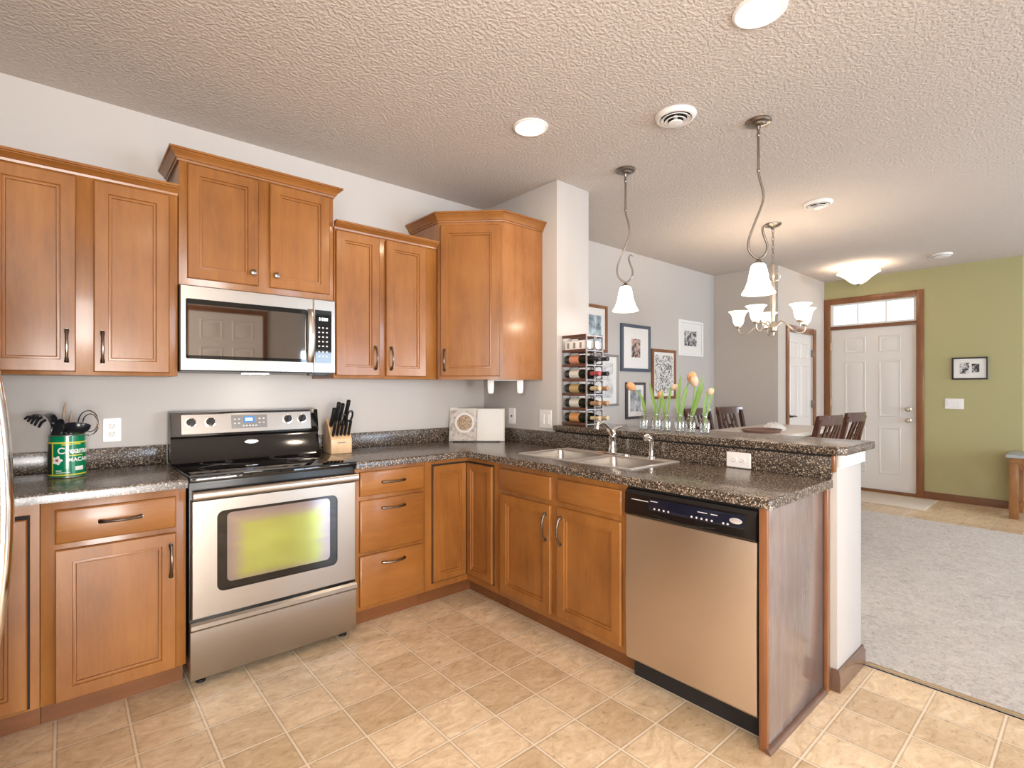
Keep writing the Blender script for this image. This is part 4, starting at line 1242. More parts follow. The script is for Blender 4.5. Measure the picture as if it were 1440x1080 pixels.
for a_, b_, e_, f_ in ((-0.074, 0.256, -0.094, 0.220), (-0.090, 0.268, -0.112, 0.228), (-0.106, 0.271, -0.128, 0.236), (-0.122, 0.270, -0.142, 0.246), (-0.138, 0.268, -0.156, 0.256)):
    MB().tube([cp_(a_, -0.024, b_ - 0.002), cp_((a_ + e_) / 2 - 0.001, -0.034, (b_ + f_) / 2 + 0.004), cp_(e_, -0.038, f_)], [0.0060, 0.0060, 0.0048], 8).build('prong', 'utensil', t)
# wooden spoon handle
t = thing('wooden_spoon', 'pale wooden spoon handle standing upright in the green can', 'utensil', cp_(-0.01, 0.02, 0.01))
MB().tube([cp_(-0.010, 0.020, 0.012), cp_(-0.040, 0.028, 0.20), cp_(-0.042, 0.030, 0.285), cp_(-0.034, 0.030, 0.328)], [0.006, 0.010, 0.008, 0.0045], 10, flat=0.7).build('handle', 'spoon_wood', t)
t = thing('wooden_spatula', 'short tan wooden spatula tip behind the black spoon', 'utensil', cp_(0, 0.03, 0.01))
MB().tube([cp_(0.004, 0.036, 0.012), cp_(-0.022, 0.040, 0.20), cp_(-0.022, 0.040, 0.250), cp_(-0.014, 0.040, 0.290)], [0.006, 0.013, 0.014, 0.006], 10, flat=0.5).build('blade', 'spoon_wood', t)
# solid spoon
t = thing('serving_spoon', 'black nylon serving spoon in the middle of the green can', 'utensil', cp_(-0.02, -0.02, 0.01))
MB().tube([cp_(-0.010, -0.008, 0.012), cp_(-0.040, -0.026, 0.165), cp_(-0.043, -0.028, 0.183)], [0.005, 0.006, 0.007], 8).build('handle', 'utensil', t)
A_ = (Rv * 0.58 + Up * 0.81).normalized()
N_ = (Dv * -0.96 + Up * 0.15 - Rv * 0.15); N_ = (N_ - A_ * N_.dot(A_)).normalized()
bowl_shape(MB(), cp_(-0.019, -0.030, 0.218), A_, N_.cross(A_), N_, 0.045, 0.029, 0.012).build('bowl', 'utensil', t)
# ladle
t = thing('ladle', 'black nylon ladle tipped to the right in the green can', 'utensil', cp_(0.03, -0.01, 0.01))
MB().tube([cp_(0.012, -0.014, 0.012), cp_(0.016, -0.034, 0.195), cp_(0.018, -0.036, 0.214)], [0.005, 0.006, 0.007], 8).build('handle', 'utensil', t)
N_ = (Up * 0.93 - Rv * 0.14 + Dv * 0.33).normalized()
A_ = (Rv - N_ * Rv.dot(N_)).normalized()
bowl_shape(MB(), cp_(0.066, -0.028, 0.228), A_, N_.cross(A_), N_, 0.052, 0.046, 0.040).build('bowl', 'utensil', t)
# wire masher behind the ladle
t = thing('potato_masher', 'wire masher with an arched loop behind the black ladle', 'utensil', cp_(0.03, 0.03, 0.01))
MB().tube([cp_(0.010, 0.034, 0.012), cp_(0.030, 0.040, 0.20), cp_(0.040, 0.040, 0.237)], [0.004, 0.004, 0.004], 8).build('handle', 'chrome', t)
for o_, s_ in ((0.0, 1.0), (0.010, 0.72)):
    MB().tube([cp_(0.062 + 0.047 * s_ * math.cos(R(a)), 0.040 + o_, 0.235 + 0.056 * s_ * math.sin(R(a))) for a in range(0, 361, 15)][:-1], 0.0026, 8, closed=True).build('wire_loop', 'chrome', t)

# knife block
kl = Vector((-1.258, -0.145, ZT + 0.0008))
krz = R(-6)
t = thing('knife_block', 'pale wooden knife block beside the range', 'knife block', kl, krz)
# local: x = width, y = depth (front is -y)
prof = [(-0.090, 0), (-0.090, 0.088), (-0.052, 0.122), (0.010, 0.205), (0.075, 0.165), (0.085, 0.0)]
m = MB().loft([[Vector((x, y, z)) for y, z in prof] for x in (-0.062, 0.062)], True, True)
m.bevel_where(lambda p, q: True, 0.002, 2)
m.build('block', 'block_wood', t, local=True)
m = MB().box(-0.022, 0.022, -0.0912, -0.0900, 0.062, 0.068)
m.build('stamp', 'grey_dark', t, local=True)
MBk = Matrix.Translation(kl) @ Matrix.Rotation(krz, 4, 'Z')
def knife(p, direction, L, w, lab, grp):
    p = MBk @ Vector(p); dv = (MBk.to_3x3() @ Vector(direction)).normalized()
    k = thing('kitchen_knife', lab, 'knife', p, group=grp)
    sidev = dv.cross(MBk.to_3x3() @ Vector((1, 0, 0))).normalized(); xx = MBk.to_3x3() @ Vector((1, 0, 0))
    m = MB()
    lp = []
    for s_, ww, off in ((0.0, 0.8, 0), (0.10, 0.95, 0), (0.3, 1.0, 0), (0.6, 0.9, -0.15), (0.85, 1.1, -0.2), (0.97, 1.0, 0.0), (1.0, 0.6, 0.1)):
        c = p + dv * (0.006 + (L - 0.006) * s_) + sidev * off * w * 0.5
        lp.append([c + xx * (w * 0.42 * math.cos(2 * PI * i / 12)) + sidev * (w * 0.62 * ww * math.sin(2 * PI * i / 12)) for i in range(12)])
    m.loft(lp, True, True)
    m.build('handle', 'black', k)
    m = MB()
    lp = [[p + dv * h + xx * (w * 0.44 * math.cos(2 * PI * i / 12)) + sidev * (w * 0.6 * math.sin(2 * PI * i / 12)) for i in range(12)] for h in (0.0003, 0.0065)]
    m.loft(lp, True, True).build('bolster', 'chrome', k)
    return k
# direction in which the handles point: up and forward (to the camera side)
KD = (0.0, -0.46, 0.89)
for i in range(5):
    knife((-0.046 + 0.023 * i, -0.071, 0.1055), (0.05, -0.35, 0.93), 0.098, 0.019, 'black-handled steak knife in the front row of the knife block', 'steak knives in the knife block')
top_k = [(-0.045, -0.022, 0.1625, 0.120, 0.027, 'large black-handled knife at the left of the knife block top'), (-0.018, -0.010, 0.1785, 0.140, 0.027, 'tall black-handled knife second from the left on the knife block top'),
         (0.012, -0.002, 0.1890, 0.120, 0.026, 'black-handled knife in the middle of the knife block top'), (0.042, -0.004, 0.1865, 0.145, 0.027, 'tallest black-handled knife at the back right of the knife block top')]
for x, y, z, L, w, lab in top_k:
    knife((x, y, z), (0.06, -0.42, 0.90), L, w, lab, None)
# kitchen shears
ksp = MBk @ Vector((0.034, -0.030, 0.1528))
t = thing('kitchen_shears', 'scissors with two black loop handles in the knife block', 'scissors', ksp)
dv = (MBk.to_3x3() @ Vector((0.05, -0.45, 0.89))).normalized(); xx = MBk.to_3x3() @ Vector((1, 0, 0))
MB().tube([ksp + dv * 0.0005, ksp + dv * 0.03], 0.008, 10, flat=0.5).build('blades', 'chrome', t)
for s_ in (-1, 1):
    c = ksp + dv * (0.066 + 0.012 * s_) + xx * s_ * 0.019
    MB().tube([c + xx * 0.016 * math.cos(2 * PI * i / 20) + dv * 0.036 * math.sin(2 * PI * i / 20) for i in range(20)], 0.0060, 8, closed=True).build('loop_handle', 'black', t)

# open cookbook on the counter in the corner
bl = (-0.232, -0.212, ZT + 0.001)
brz = -math.atan2(0.653, 0.757)
t = thing('cookbook', 'open cookbook standing in the counter corner showing a bowl of granola', 'book', bl, brz)
tilt = math.tan(R(20))
def page(x0, x1, bulge, th, mat, name, z1=0.232):
    m = MB()
    n = 10
    lo_f, hi_f, hi_b, lo_b = [], [], [], []
    for k in range(n + 1):
        u = k / n
        x = x0 + (x1 - x0) * u
        inner = 1 - abs(x) / 0.2
        out_ = bulge * math.sin(PI * min(1, abs(x) / 0.2)) ** 0.7 if abs(x) > 1e-6 else 0
        for lst, z, dy in ((lo_f, 0.006, -out_), (hi_f, z1 - 0.006 * (abs(u - 0.5) * 2) ** 4, -out_), (hi_b, z1 - 0.006 * (abs(u - 0.5) * 2) ** 4, th), (lo_b, 0.006, th)):
            lst.append(Vector((x, dy + z * tilt, z)))
    loops = [[a, b, c, d] for a, b, c, d in zip(lo_f, hi_f, hi_b, lo_b)]
    m.loft(loops, True, True)
    return m.build(name, mat, t, local=True)
page(-0.198, -0.002, 0.012, 0.006, 'page_photo', 'photo_page', 0.226)
page(0.002, 0.198, 0.016, 0.010, 'paper', 'text_page', 0.236)
m = MB().loft([[Vector((x, 0.0125 + z * tilt, z)), Vector((x, 0.016 + z * tilt, z))] for x, z in ()] or [[Vector((-0.206, 0.0125 + z * tilt, z)), Vector((0.206, 0.0125 + z * tilt, z)), Vector((0.206, 0.016 + z * tilt, z)), Vector((-0.206, 0.016 + z * tilt, z))] for z in (0.0005, 0.238)], True, True)
m.build('cover', 'cream_board', t, local=True)
m = MB().box(-0.17, 0.17, -0.05, 0.010, 0.0, 0.005, 0.001)
m.loft([[Vector((x, y, z)) for x, y, z in ((-0.10, 0.020 + 0.18 * tilt, 0.18), (0.10, 0.020 + 0.18 * tilt, 0.18), (0.10, 0.024 + 0.18 * tilt, 0.18), (-0.10, 0.024 + 0.18 * tilt, 0.18))],
        [Vector((x, y, 0.0)) for x, y in ((-0.10, 0.150), (0.10, 0.150), (0.10, 0.154), (-0.10, 0.154))]], True, True)
m.build('stand', 'dark_metal', t, local=True)

# towel holder under the corner cabinet
ta, tb = Vector((-0.302, -0.465, ZU - 0.0008)), Vector((-0.150, -0.597, ZU - 0.0008))
t = thing('towel_holder', 'white two-armed towel holder under the corner wall cabinet', 'towel holder', (ta + tb) / 2)
dv = (tb - ta).normalized(); sv = Vector((-dv.y, dv.x, 0))
for p in (ta, tb):
    m = MB()
    m.loft([[p + dv * x * w + sv * y * 0.018 + Up * z for x, y in ((-1, -1), (1, -1), (1, 1), (-1, 1))] for z, w in ((0, 0.022), (-0.05, 0.022), (-0.085, 0.019), (-0.094, 0.012))], True, True)
    m.bevel_where(lambda a, b: True, 0.002, 2)
    m.build('arm', 'white_plastic', t)
MB().loft([[p + sv * y * 0.010 + Up * z for y, z in ((-1, -0.0002), (1, -0.0002), (1, -0.006), (-1, -0.006))] for p in (ta + dv * 0.023, tb - dv * 0.023)], True, True).build('mounting_bar', 'white_plastic', t)

# ------------------------------------------------------------------ things on the bar top
ZR = ZBR + 0.0008
rx0, rx1, ry0, ry1 = 0.040, 0.212, -1.030, -0.815
rows, pitch = 6, 0.097
t = thing('wine_rack', 'wood and metal wine rack of six tiers at the wall end of the bar top', 'wine rack', ((rx0 + rx1) / 2, (ry0 + ry1) / 2, ZR))
cols = [rx0 + 0.004, (rx0 + rx1) / 2, rx1 - 0.004]
for k in range(rows + 1):
    z = ZR + 0.004 + pitch * k
    for x in cols:
        MB().box(x - 0.006, x + 0.006, ry0 + 0.012, ry1, z, z + 0.018, 0.002).build('wooden_slat', 'rack_wood', t)
m = MB()
for x in cols:
    for y in (ry0 + 0.004, ry1 - 0.004):
        m.box(x - 0.004, x + 0.004, y - 0.004, y + 0.004 if y < -0.9 else y + 0.0035, ZR, ZR + 0.024 + pitch * rows)
for k in range(rows + 1):
    z = ZR + 0.012 + pitch * k
    m.box(cols[0], cols[-1], ry0 + 0.001, ry0 + 0.007, z - 0.004, z + 0.004)
m.build('metal_grid', 'rack_metal', t)
cw = cols[1] - cols[0]
for r_ in range(rows):
    for c in range(2):
        x0, x1 = cols[c] + 0.006, cols[c + 1] - 0.006
        z0, z1 = ZR + 0.019 + pitch * r_, ZR + 0.006 + pitch * (r_ + 1)
        m = MB().tube([Vector((x, ry0 + 0.004, z)) for x, z in rrect(x0, x1, z0, z1, 0.022, 4)], 0.0028, 6, closed=True)
        m.build('wire_ring', 'dark_metal', t)
def bottle(c, r_, lab, label_mat, foil):
    x = (cols[c] + cols[c + 1]) / 2
    rad = 0.031
    z = ZR + 0.004 + 0.018 + pitch * r_ + rad + 0.0006
    y1 = ry1 - 0.004
    b = thing('wine_bottle', lab, 'wine bottle', (x, (ry0 + ry1) / 2, z), group=None)
    prof = [(rad - 0.006, 0), (rad, -0.006), (rad, -0.150), (rad * 0.86, -0.172), (rad * 0.52, -0.195), (0.0135, -0.212), (0.0130, -0.272), (0.0150, -0.274), (0.0150, -0.283), (0.012, -0.285)]
    MB().lathe(prof, (x, y1, z), 20, 'y').build('body', 'bottle', b)
    MB().lathe([(rad + 0.0003, -0.045), (rad + 0.0007, -0.045), (rad + 0.0007, -0.128), (rad + 0.0003, -0.128)], (x, y1, z), 20, 'y', False, False).build('paper_label', label_mat, b)
    MB().lathe([(0.0140, -0.214), (0.0143, -0.270), (0.0156, -0.273), (0.0156, -0.285), (0.010, -0.2865), (0.0, -0.2865)], (x, y1, z), 16, 'y', False, False).build('foil_capsule', foil, b)
    return b
ORD = ['bottom', 'second', 'third', 'fourth', 'fifth', 'top']
bl_ = [(0, 0, 'label_o', 'foil_gold', 'orange-labelled'), (1, 0, 'label_w', 'foil_gold', 'straw-capped'), (0, 1, 'label_w', 'foil_tan', 'white-labelled'), (1, 1, 'label_g', 'foil_tan', 'tan-capped'),
       (0, 2, 'label_g', 'foil_gold', 'gold-labelled'), (1, 2, 'label_w', 'foil_tan', 'tan-capped'), (0, 3, 'label_w', 'foil_red', 'red-capped'), (1, 3, 'label_w', 'foil_black', 'black-capped'),
       (0, 4, 'label_r', 'foil_black', 'salmon-labelled'), (1, 4, 'label_w', 'foil_black', 'black-capped')]
for c, r_, lm, fo, w in bl_:
    lab = '%s wine bottle in the %s tier from the bottom of the rack, %s column' % (w, ORD[r_], 'kitchen-side' if c == 0 else 'dining-side')
    if r_ == 0:
        lab = lab.replace('bottom tier from the bottom', 'bottom tier')
    bottle(c, r_, lab, lm, fo)
for c in range(2):
    x = (cols[c] + cols[c + 1]) / 2
    z = ZR + 0.0226 + pitch * 5
    b = thing('carton', 'white patterned carton in the top tier of the wine rack, %s column' % ('kitchen-side' if c == 0 else 'dining-side'), 'carton', (x, -0.92, z))
    MB().box(x - 0.029, x + 0.029, ry0 + 0.022, ry1 - 0.006, z, z + 0.056, 0.002).build('box', 'paper', b)
    for k in range(3):
        MB().box(x - 0.0296, x + 0.0296, ry1 - 0.050 - 0.055 * k, ry1 - 0.030 - 0.055 * k, z + 0.008, z + 0.046).build('grey_stripe', 'slot', b)

# six linked bud vases with tulips
t = thing('bud_vase_row', 'row of six small clear glass bud vases linked by a wire on the bar top', 'vase', (0.15, -1.58, ZR))
vy = [-1.392 - 0.0775 * k for k in range(6)]
vx = [0.150 + (0.012 if k % 2 else -0.004) for k in range(6)]
for k in range(6):
    prof = [(0.024, 0.001), (0.028, 0.006), (0.029, 0.055), (0.026, 0.068), (0.014, 0.082), (0.012, 0.094), (0.016, 0.112), (0.0145, 0.112), (0.0105, 0.094), (0.0125, 0.083), (0.0245, 0.067), (0.0275, 0.055), (0.0265, 0.008), (0.0, 0.006)]
    MB().lathe(prof, (vx[k], vy[k], ZR), 20).build('bud_vase', 'vase', t)
m = MB()
for k in range(6):
    m.tube([(vx[k] + 0.0148 * math.cos(2 * PI * i / 16), vy[k] + 0.0148 * math.sin(2 * PI * i / 16), ZR + 0.079) for i in range(16)], 0.0014, 6, closed=True)
    if k < 5:
        m.tube([(vx[k], vy[k] - 0.015, ZR + 0.079), (vx[k + 1], vy[k + 1] + 0.015, ZR + 0.079)], 0.0012, 6)
m.build('link_wire', 'nickel', t)

def leafm(m, base, tip, bend, w, n=9):
    base, tip = Vector(base), Vector(tip)
    ctrl = (base + tip) / 2 + Vector(bend)
    d0 = (tip - base).normalized()
    s_ = d0.cross(Vector((-0.65, -0.75, 0.1))).normalized()
    f_ = s_.cross(d0)
    lp = []
    for k in range(n + 1):
        u = k / n
        p = base * (1 - u) ** 2 + ctrl * 2 * u * (1 - u) + tip * u * u
        ww = w * (0.35 + 0.65 * math.sin(PI * min(1, u * 1.15) * 0.55)) * (1 - u ** 3.5) + 0.0006
        lp.append([p - s_ * ww + f_ * ww * 0.5, p + f_ * -0.0008, p + s_ * ww + f_ * ww * 0.5, p + f_ * 0.0008])
    m.loft(lp, True, True)
def tulip(k, lab, stem, blossom, leaves, bmat='petal', size=1.0):
    bx, by = vx[k], vy[k]
    P = lambda r_, d, z: Vector((bx, by, ZR)) + Rv * r_ + Dv * d + Up * z
    t = thing('tulip', lab, 'flower', (bx, by, ZR + 0.012))
    st = [P(*s_) for s_ in stem]
    MB().tube(st, [0.0028] * len(st), 8).build('stem', 'stem', t)
    for i, (b0, tip, bend, w) in enumerate(leaves):
        m = MB()
        bv = Rv * bend
        leafm(m, P(*b0), P(*tip), bv, w)
        m.build('leaf', 'leaf', t)
    if blossom:
        c = P(*blossom[0])
        dv = (Rv * blossom[1][0] + Dv * blossom[1][1] + Up * blossom[1][2]).normalized()
        e1 = dv.orthogonal().normalized(); e2 = dv.cross(e1)
        for p_ in range(3):
            m = MB()
            for q_ in range(2):
                a = 2 * PI * (p_ * 2 + q_) / 6
                rd = e1 * math.cos(a) + e2 * math.sin(a); sd = dv.cross(rd)
                lp = []
                for j in range(7):
                    u = j / 6
                    rr = (0.004 + 0.0135 * math.sin(PI * min(1, u * 0.85 + 0.08))) * size
                    ww = (0.0125 * math.sin(PI * (0.12 + 0.84 * u)) ** 0.8) * size
                    q = c + dv * (0.050 * u * size)
                    lp.append([q + rd * rr - sd * ww, q + rd * (rr + 0.0035 * size), q + rd * rr + sd * ww, q + rd * (rr - 0.001)])
                m.loft(lp, True, True)
            m.build('petal', bmat, t)
    return t
tulip(0, 'drooping peach tulip in the vase nearest the wine rack', [(0, 0, 0.012), (0.0, 0, 0.11), (-0.012, 0, 0.18), (-0.032, 0, 0.225), (-0.055, 0, 0.245)], ((-0.052, 0, 0.243), (-0.80, 0, 0.55)),
      [((0.003, 0, 0.06), (-0.030, 0, 0.232), 0.03, 0.010)], size=1.2)
tulip(1, 'tulip leaning left with two long green leaves in the second vase from the wine rack', [(0, 0, 0.012), (0.0, 0, 0.10), (0.004, 0, 0.15), (0.02, 0, 0.195)], ((0.02, 0, 0.193), (0.3, 0, 0.9)),
      [((-0.003, 0, 0.05), (-0.045, 0.0, 0.295), 0.012, 0.011), ((0.003, 0, 0.06), (0.030, 0.0, 0.22), 0.004, 0.009)], size=0.85)
tulip(2, 'orange-tipped tulip in the third vase from the wine rack', [(0, 0, 0.012), (0.0, 0, 0.10), (-0.01, 0, 0.15), (0.018, 0, 0.215), (0.036, 0, 0.245)], ((0.034, 0, 0.243), (0.75, 0, 0.55)),
      [((-0.002, 0, 0.05), (-0.024, 0.0, 0.235), -0.006, 0.011), ((0.004, 0, 0.07), (0.03, 0, 0.27), 0.0, 0.007)], 'petal_w', 0.85)
tulip(3, 'tall peach tulip arching right in the fourth vase from the wine rack', [(0, 0, 0.012), (0.002, 0, 0.10), (0.012, 0, 0.18), (0.030, 0, 0.245), (0.062, 0, 0.285)], ((0.060, 0, 0.284), (0.35, 0, 0.9)),
      [((-0.003, 0, 0.05), (0.012, 0.0, 0.335), -0.03, 0.013), ((0.004, 0, 0.06), (0.05, 0.0, 0.29), -0.004, 0.010)], size=1.25)
tulip(4, 'pale peach tulip with broad leaves in the fifth vase from the wine rack', [(0, 0, 0.012), (0.002, 0, 0.10), (0.014, 0, 0.18), (0.024, 0, 0.262)], ((0.024, 0, 0.262), (-0.1, 0, 1)),
      [((0.0, 0, 0.05), (0.075, 0.0, 0.320), -0.02, 0.012), ((0.0, 0, 0.06), (0.078, 0.0, 0.285), -0.006, 0.012)], 'petal_w', 1.15)
tulip(5, 'half-closed green tulip in the vase farthest from the wine rack', [(0, 0, 0.012), (0.0, 0, 0.10), (0.004, 0, 0.17), (0.022, 0, 0.215)], ((0.022, 0, 0.214), (0.5, 0, 0.8)),
      [((-0.003, 0, 0.05), (0.010, 0.0, 0.235), -0.012, 0.010), ((0.003, 0, 0.06), (0.058, 0.0, 0.27), -0.008, 0.007)], 'petal_w', 0.8)

# ------------------------------------------------------------------ ceiling fixtures
def point(name, loc, power, color, parent, rad=0.03):
    l = bpy.data.lights.new(name, 'POINT')
    l.energy, l.color, l.shadow_soft_size = power, color, rad
    o = bpy.data.objects.new(name, l)
    C.objects.link(o)
    o.parent = parent
    o.location = TM[parent.name].inverted() @ Vector(loc)
    return o
WARM = (1.0, 0.80, 0.60)
def downlight(x, y, lab, power):
    t = thing('recessed_light', lab, 'ceiling light', (x, y, ZC - 0.0005), group='recessed kitchen ceiling lights')
    MB().lathe([(0.073, 0), (0.095, 0), (0.094, -0.006), (0.084, -0.010), (0.073, -0.004)], (x, y, ZC - 0.0005), 40, cap0=False, cap1=False).build('trim_ring', 'white_plastic', t)
    MB().lathe([(0.073, -0.0006), (0.073, -0.003), (0.0, -0.0035)], (x, y, ZC - 0.0005), 40).build('lens', 'lens', t)
    l = bpy.data.lights.new('downlight_glow', 'AREA')
    l.shape, l.size, l.energy, l.color = 'DISK', 0.13, power, WARM
    o = bpy.data.objects.new('downlight_glow', l); C.objects.link(o)
    o.parent = t; o.location = (0, 0, -0.012)
    return t
downlight(-0.620, -1.200, 'round recessed ceiling light above the sink side of the kitchen', 4)
downlight(-0.562, -2.385, 'round recessed ceiling light cut by the top of the photo', 4)
downlight(-1.90, -3.30, 'round recessed ceiling light above the floor behind the camera', 4)

def diffuser(x, y, r_, lab, name='ceiling_vent'):
    t = thing(name, lab, 'ceiling vent', (x, y, ZC - 0.0005))
    o = (x, y, ZC - 0.0005)
    MB().lathe([(r_ * 0.55, 0), (r_, 0), (r_, -0.008), (r_ * 0.90, -0.020), (r_ * 0.80, -0.022), (r_ * 0.72, -0.004), (r_ * 0.55, -0.001)], o, 40, cap0=False, cap1=False).build('flange', 'white_plastic', t)
    MB().lathe([(r_ * 0.74, -0.001), (r_ * 0.74, -0.0035), (0, -0.0035)], o, 40).build('throat', 'dark_fill', t)
    for a, b, z in ((0.70, 0.56, -0.026), (0.52, 0.38, -0.034)):
        MB().lathe([(r_ * b, z + 0.010), (r_ * a, z + 0.004), (r_ * a, z), (r_ * b, z + 0.006)], o, 40, cap0=False, cap1=False).build('ring_vane', 'white_plastic', t)
    MB().lathe([(r_ * 0.10, -0.0036), (r_ * 0.10, -0.034), (r_ * 0.34, -0.038), (r_ * 0.34, -0.044), (r_ * 0.2, -0.047), (0.0, -0.047)], o, 40).build('centre_cone', 'white_plastic', t)
    return t
diffuser(-0.132, -1.776, 0.103, 'white round ceiling vent near the two pendant lamps')
diffuser(1.825, -1.800, 0.100, 'white round ceiling vent beyond the right pendant lamp')
t = thing('smoke_detector', 'white smoke detector on the ceiling near the olive wall', 'smoke detector', (4.49, -2.11, ZC - 0.0005))
o = (4.49, -2.11, ZC - 0.0005)
MB().lathe([(0.085, 0), (0.085, -0.012), (0.070, -0.030), (0.045, -0.036), (0.0, -0.037)], o, 32).build('housing', 'white_plastic', t)
MB().lathe([(0.074, -0.0255), (0.078, -0.0205), (0.080, -0.0205), (0.076, -0.0265)], o, 32, cap0=False, cap1=False).build('vent_slot', 'slot', t)

def pendant(x, y, lab):
    t = thing('pendant_lamp', lab, 'pendant lamp', (x, y, ZC - 0.0005), group=None)
    P = lambda r_, z: Vector((x, y, z)) + Rv * r_
    MB().lathe([(0.064, 0), (0.064, -0.006), (0.058, -0.013), (0.040, -0.016), (0.034, -0.024), (0.012, -0.028), (0.008, -0.045), (0.0, -0.045)], (x, y, ZC - 0.0005), 32).build('canopy', 'nickel', t)
    m = MB().tube([P(0, 2.678), P(0, 2.46)], 0.0062, 12)
    m.lathe([(0.006, 0), (0.0095, 0.006), (0.0095, 0.012), (0.006, 0.018)], (x, y, 2.640), 14).lathe([(0.006, 0), (0.0095, 0.006), (0.0095, 0.012), (0.006, 0.018)], (x, y, 2.452), 14)
    m.build('rod', 'nickel', t)
    path = spline([P(0, 2.462), P(0.004, 2.43), P(0.024, 2.35), P(0.022, 2.29), P(-0.02, 2.18), P(-0.052, 2.09), P(-0.046, 2.03), P(0.0, 1.993), P(0.038, 2.02), P(0.047, 2.065), P(0.030, 2.115), P(0.022, 2.150), P(0.036, 2.170), P(0.048, 2.160)], 6)
    n = len(path)
    MB().tube(path, [0.0062 if i < n * 0.8 else 0.0062 - 0.003 * (i - n * 0.8) / (n * 0.2) for i in range(n)], 12).build('scroll_arm', 'nickel', t)
    MB().lathe([(0.006, 1.992), (0.012, 1.982), (0.024, 1.972), (0.027, 1.960), (0.0, 1.958)], (x, y, 0), 20).build('socket_cap', 'nickel', t)
    prof = [(0.027, 1.966), (0.036, 1.958), (0.043, 1.930), (0.052, 1.880), (0.066, 1.838), (0.080, 1.815), (0.084, 1.808)]
    inner = [(r_ - 0.003, z - 0.001) for r_, z in reversed(prof)]
    MB().lathe(prof + inner, (x, y, 0), 36, cap0=False, cap1=False).build('shade', 'shade', t)
    MB().lathe([(0.0, 1.955), (0.012, 1.953), (0.014, 1.93), (0.024, 1.90), (0.028, 1.875), (0.020, 1.852), (0.0, 1.845)], (x, y, 0), 18).build('bulb', 'lens', t)
    point('pendant_glow', (x, y, 1.815), 2.2, WARM, t, 0.05)
pendant(0.225, -1.200, 'bell-shaded pendant lamp over the bar top nearer the wine rack')
pendant(0.255, -2.030, 'bell-shaded pendant lamp over the open end of the bar top')

# chandelier over the dining table
hx, hy = 2.10, -1.36
t = thing('chandelier', 'five-arm nickel chandelier with glowing glass cups over the dining table', 'chandelier', (hx, hy, ZC - 0.0005))
MB().lathe([(0.068, 0), (0.066, -0.010), (0.050, -0.022), (0.020, -0.030), (0.012, -0.046), (0.0, -0.046)], (hx, hy, ZC - 0.0005), 28).build('canopy', 'nickel', t)
m = MB()
z = ZC - 0.045
i = 0
while z > 2.375:
    e = Vector((1, 0, 0)) if i % 2 else Vector((0, 1, 0))
    c = Vector((hx, hy, z - 0.017))
    m.tube([c + e * 0.009 * math.cos(2 * PI * k / 14) + Up * 0.022 * math.sin(2 * PI * k / 14) for k in range(14)], 0.0026, 6, closed=True)
    z -= 0.0345
    i += 1
m.build('chain', 'nickel', t)
MB().lathe([(0.004, 2.375), (0.010, 2.36), (0.010, 2.32), (0.016, 2.30), (0.016, 2.27), (0.010, 2.25), (0.014, 2.20), (0.023, 2.10), (0.024, 2.02), (0.018, 1.93), (0.013, 1.88), (0.030, 1.86), (0.042, 1.83), (0.036, 1.80), (0.016, 1.785), (0.012, 1.765), (0.016, 1.755), (0.0, 1.745)], (hx, hy, 0), 24).build('column', 'cream_metal', t)
m = MB()
for k in range(3):
    a = 2 * PI * k / 3 + 0.4
    e = Vector((math.cos(a), math.sin(a), 0)); c = Vector((hx, hy, 0))
    m.tube(spline([c + e * 0.014 + Up * 2.225, c + e * 0.050 + Up * 2.235, c + e * 0.062 + Up * 2.275, c + e * 0.045 + Up * 2.295, c + e * 0.032 + Up * 2.280], 5), 0.0045, 8)
m.build('scroll_ornament', 'cream_metal', t)
for k in range(5):
    a = -0.7113 + 2 * PI * k / 5
    e = Vector((math.cos(a), math.sin(a), 0)); c = Vector((hx, hy, 0))
    am = MB().tube(spline([c + e * 0.030 + Up * 1.84, c + e * 0.085 + Up * 1.875, c + e * 0.15 + Up * 1.835, c + e * 0.21 + Up * 1.785, c + e * 0.265 + Up * 1.795, c + e * 0.278 + Up * 1.84], 6), 0.0062, 10).build('arm', 'cream_metal', t)
    sc = c + e * 0.278
    MB().lathe([(0.008, 1.838), (0.028, 1.846), (0.031, 1.858), (0.016, 1.866), (0.012, 1.90), (0.0, 1.902)], (sc.x, sc.y, 0), 18).build('socket_cup', 'cream_metal', am)
    prof = [(0.026, 1.866), (0.036, 1.874), (0.045, 1.900), (0.052, 1.945), (0.066, 1.975), (0.084, 1.990)]
    MB().lathe(prof + [(r_ - 0.003, z + 0.001) for r_, z in reversed(prof)], (sc.x, sc.y, 0), 24, cap0=False, cap1=False).build('glass_cup', 'shade_ch', am)
    point('chandelier_glow', (sc.x, sc.y, 1.955), 4.2, WARM, t, 0.03)

# flush light by the front door
qx, qy = 4.448, -1.361
t = thing('flush_light', 'glowing white glass bowl light on the ceiling by the front door', 'ceiling light', (qx, qy, ZC - 0.0005))
MB().lathe([(0.09, 0), (0.09, -0.012), (0.05, -0.02), (0.02, -0.03), (0.008, -0.05), (0.008, -0.20), (0.0, -0.20)], (qx, qy, ZC - 0.0005), 28).build('ceiling_plate', 'nickel', t)
prof = [(0.012, 2.512), (0.045, 2.516), (0.085, 2.540), (0.130, 2.585), (0.185, 2.628), (0.215, 2.642)]
MB().lathe(prof + [(r_ - 0.003, z + 0.003) for r_, z in reversed(prof)], (qx, qy, 0), 40, cap0=False, cap1=False).build('glass_bowl', 'shade_ch', t)
MB().lathe([(0.0, 2.482), (0.008, 2.486), (0.011, 2.496), (0.018, 2.504), (0.022, 2.511), (0.0, 2.5125)], (qx, qy, 0), 18).build('finial', 'nickel', t)
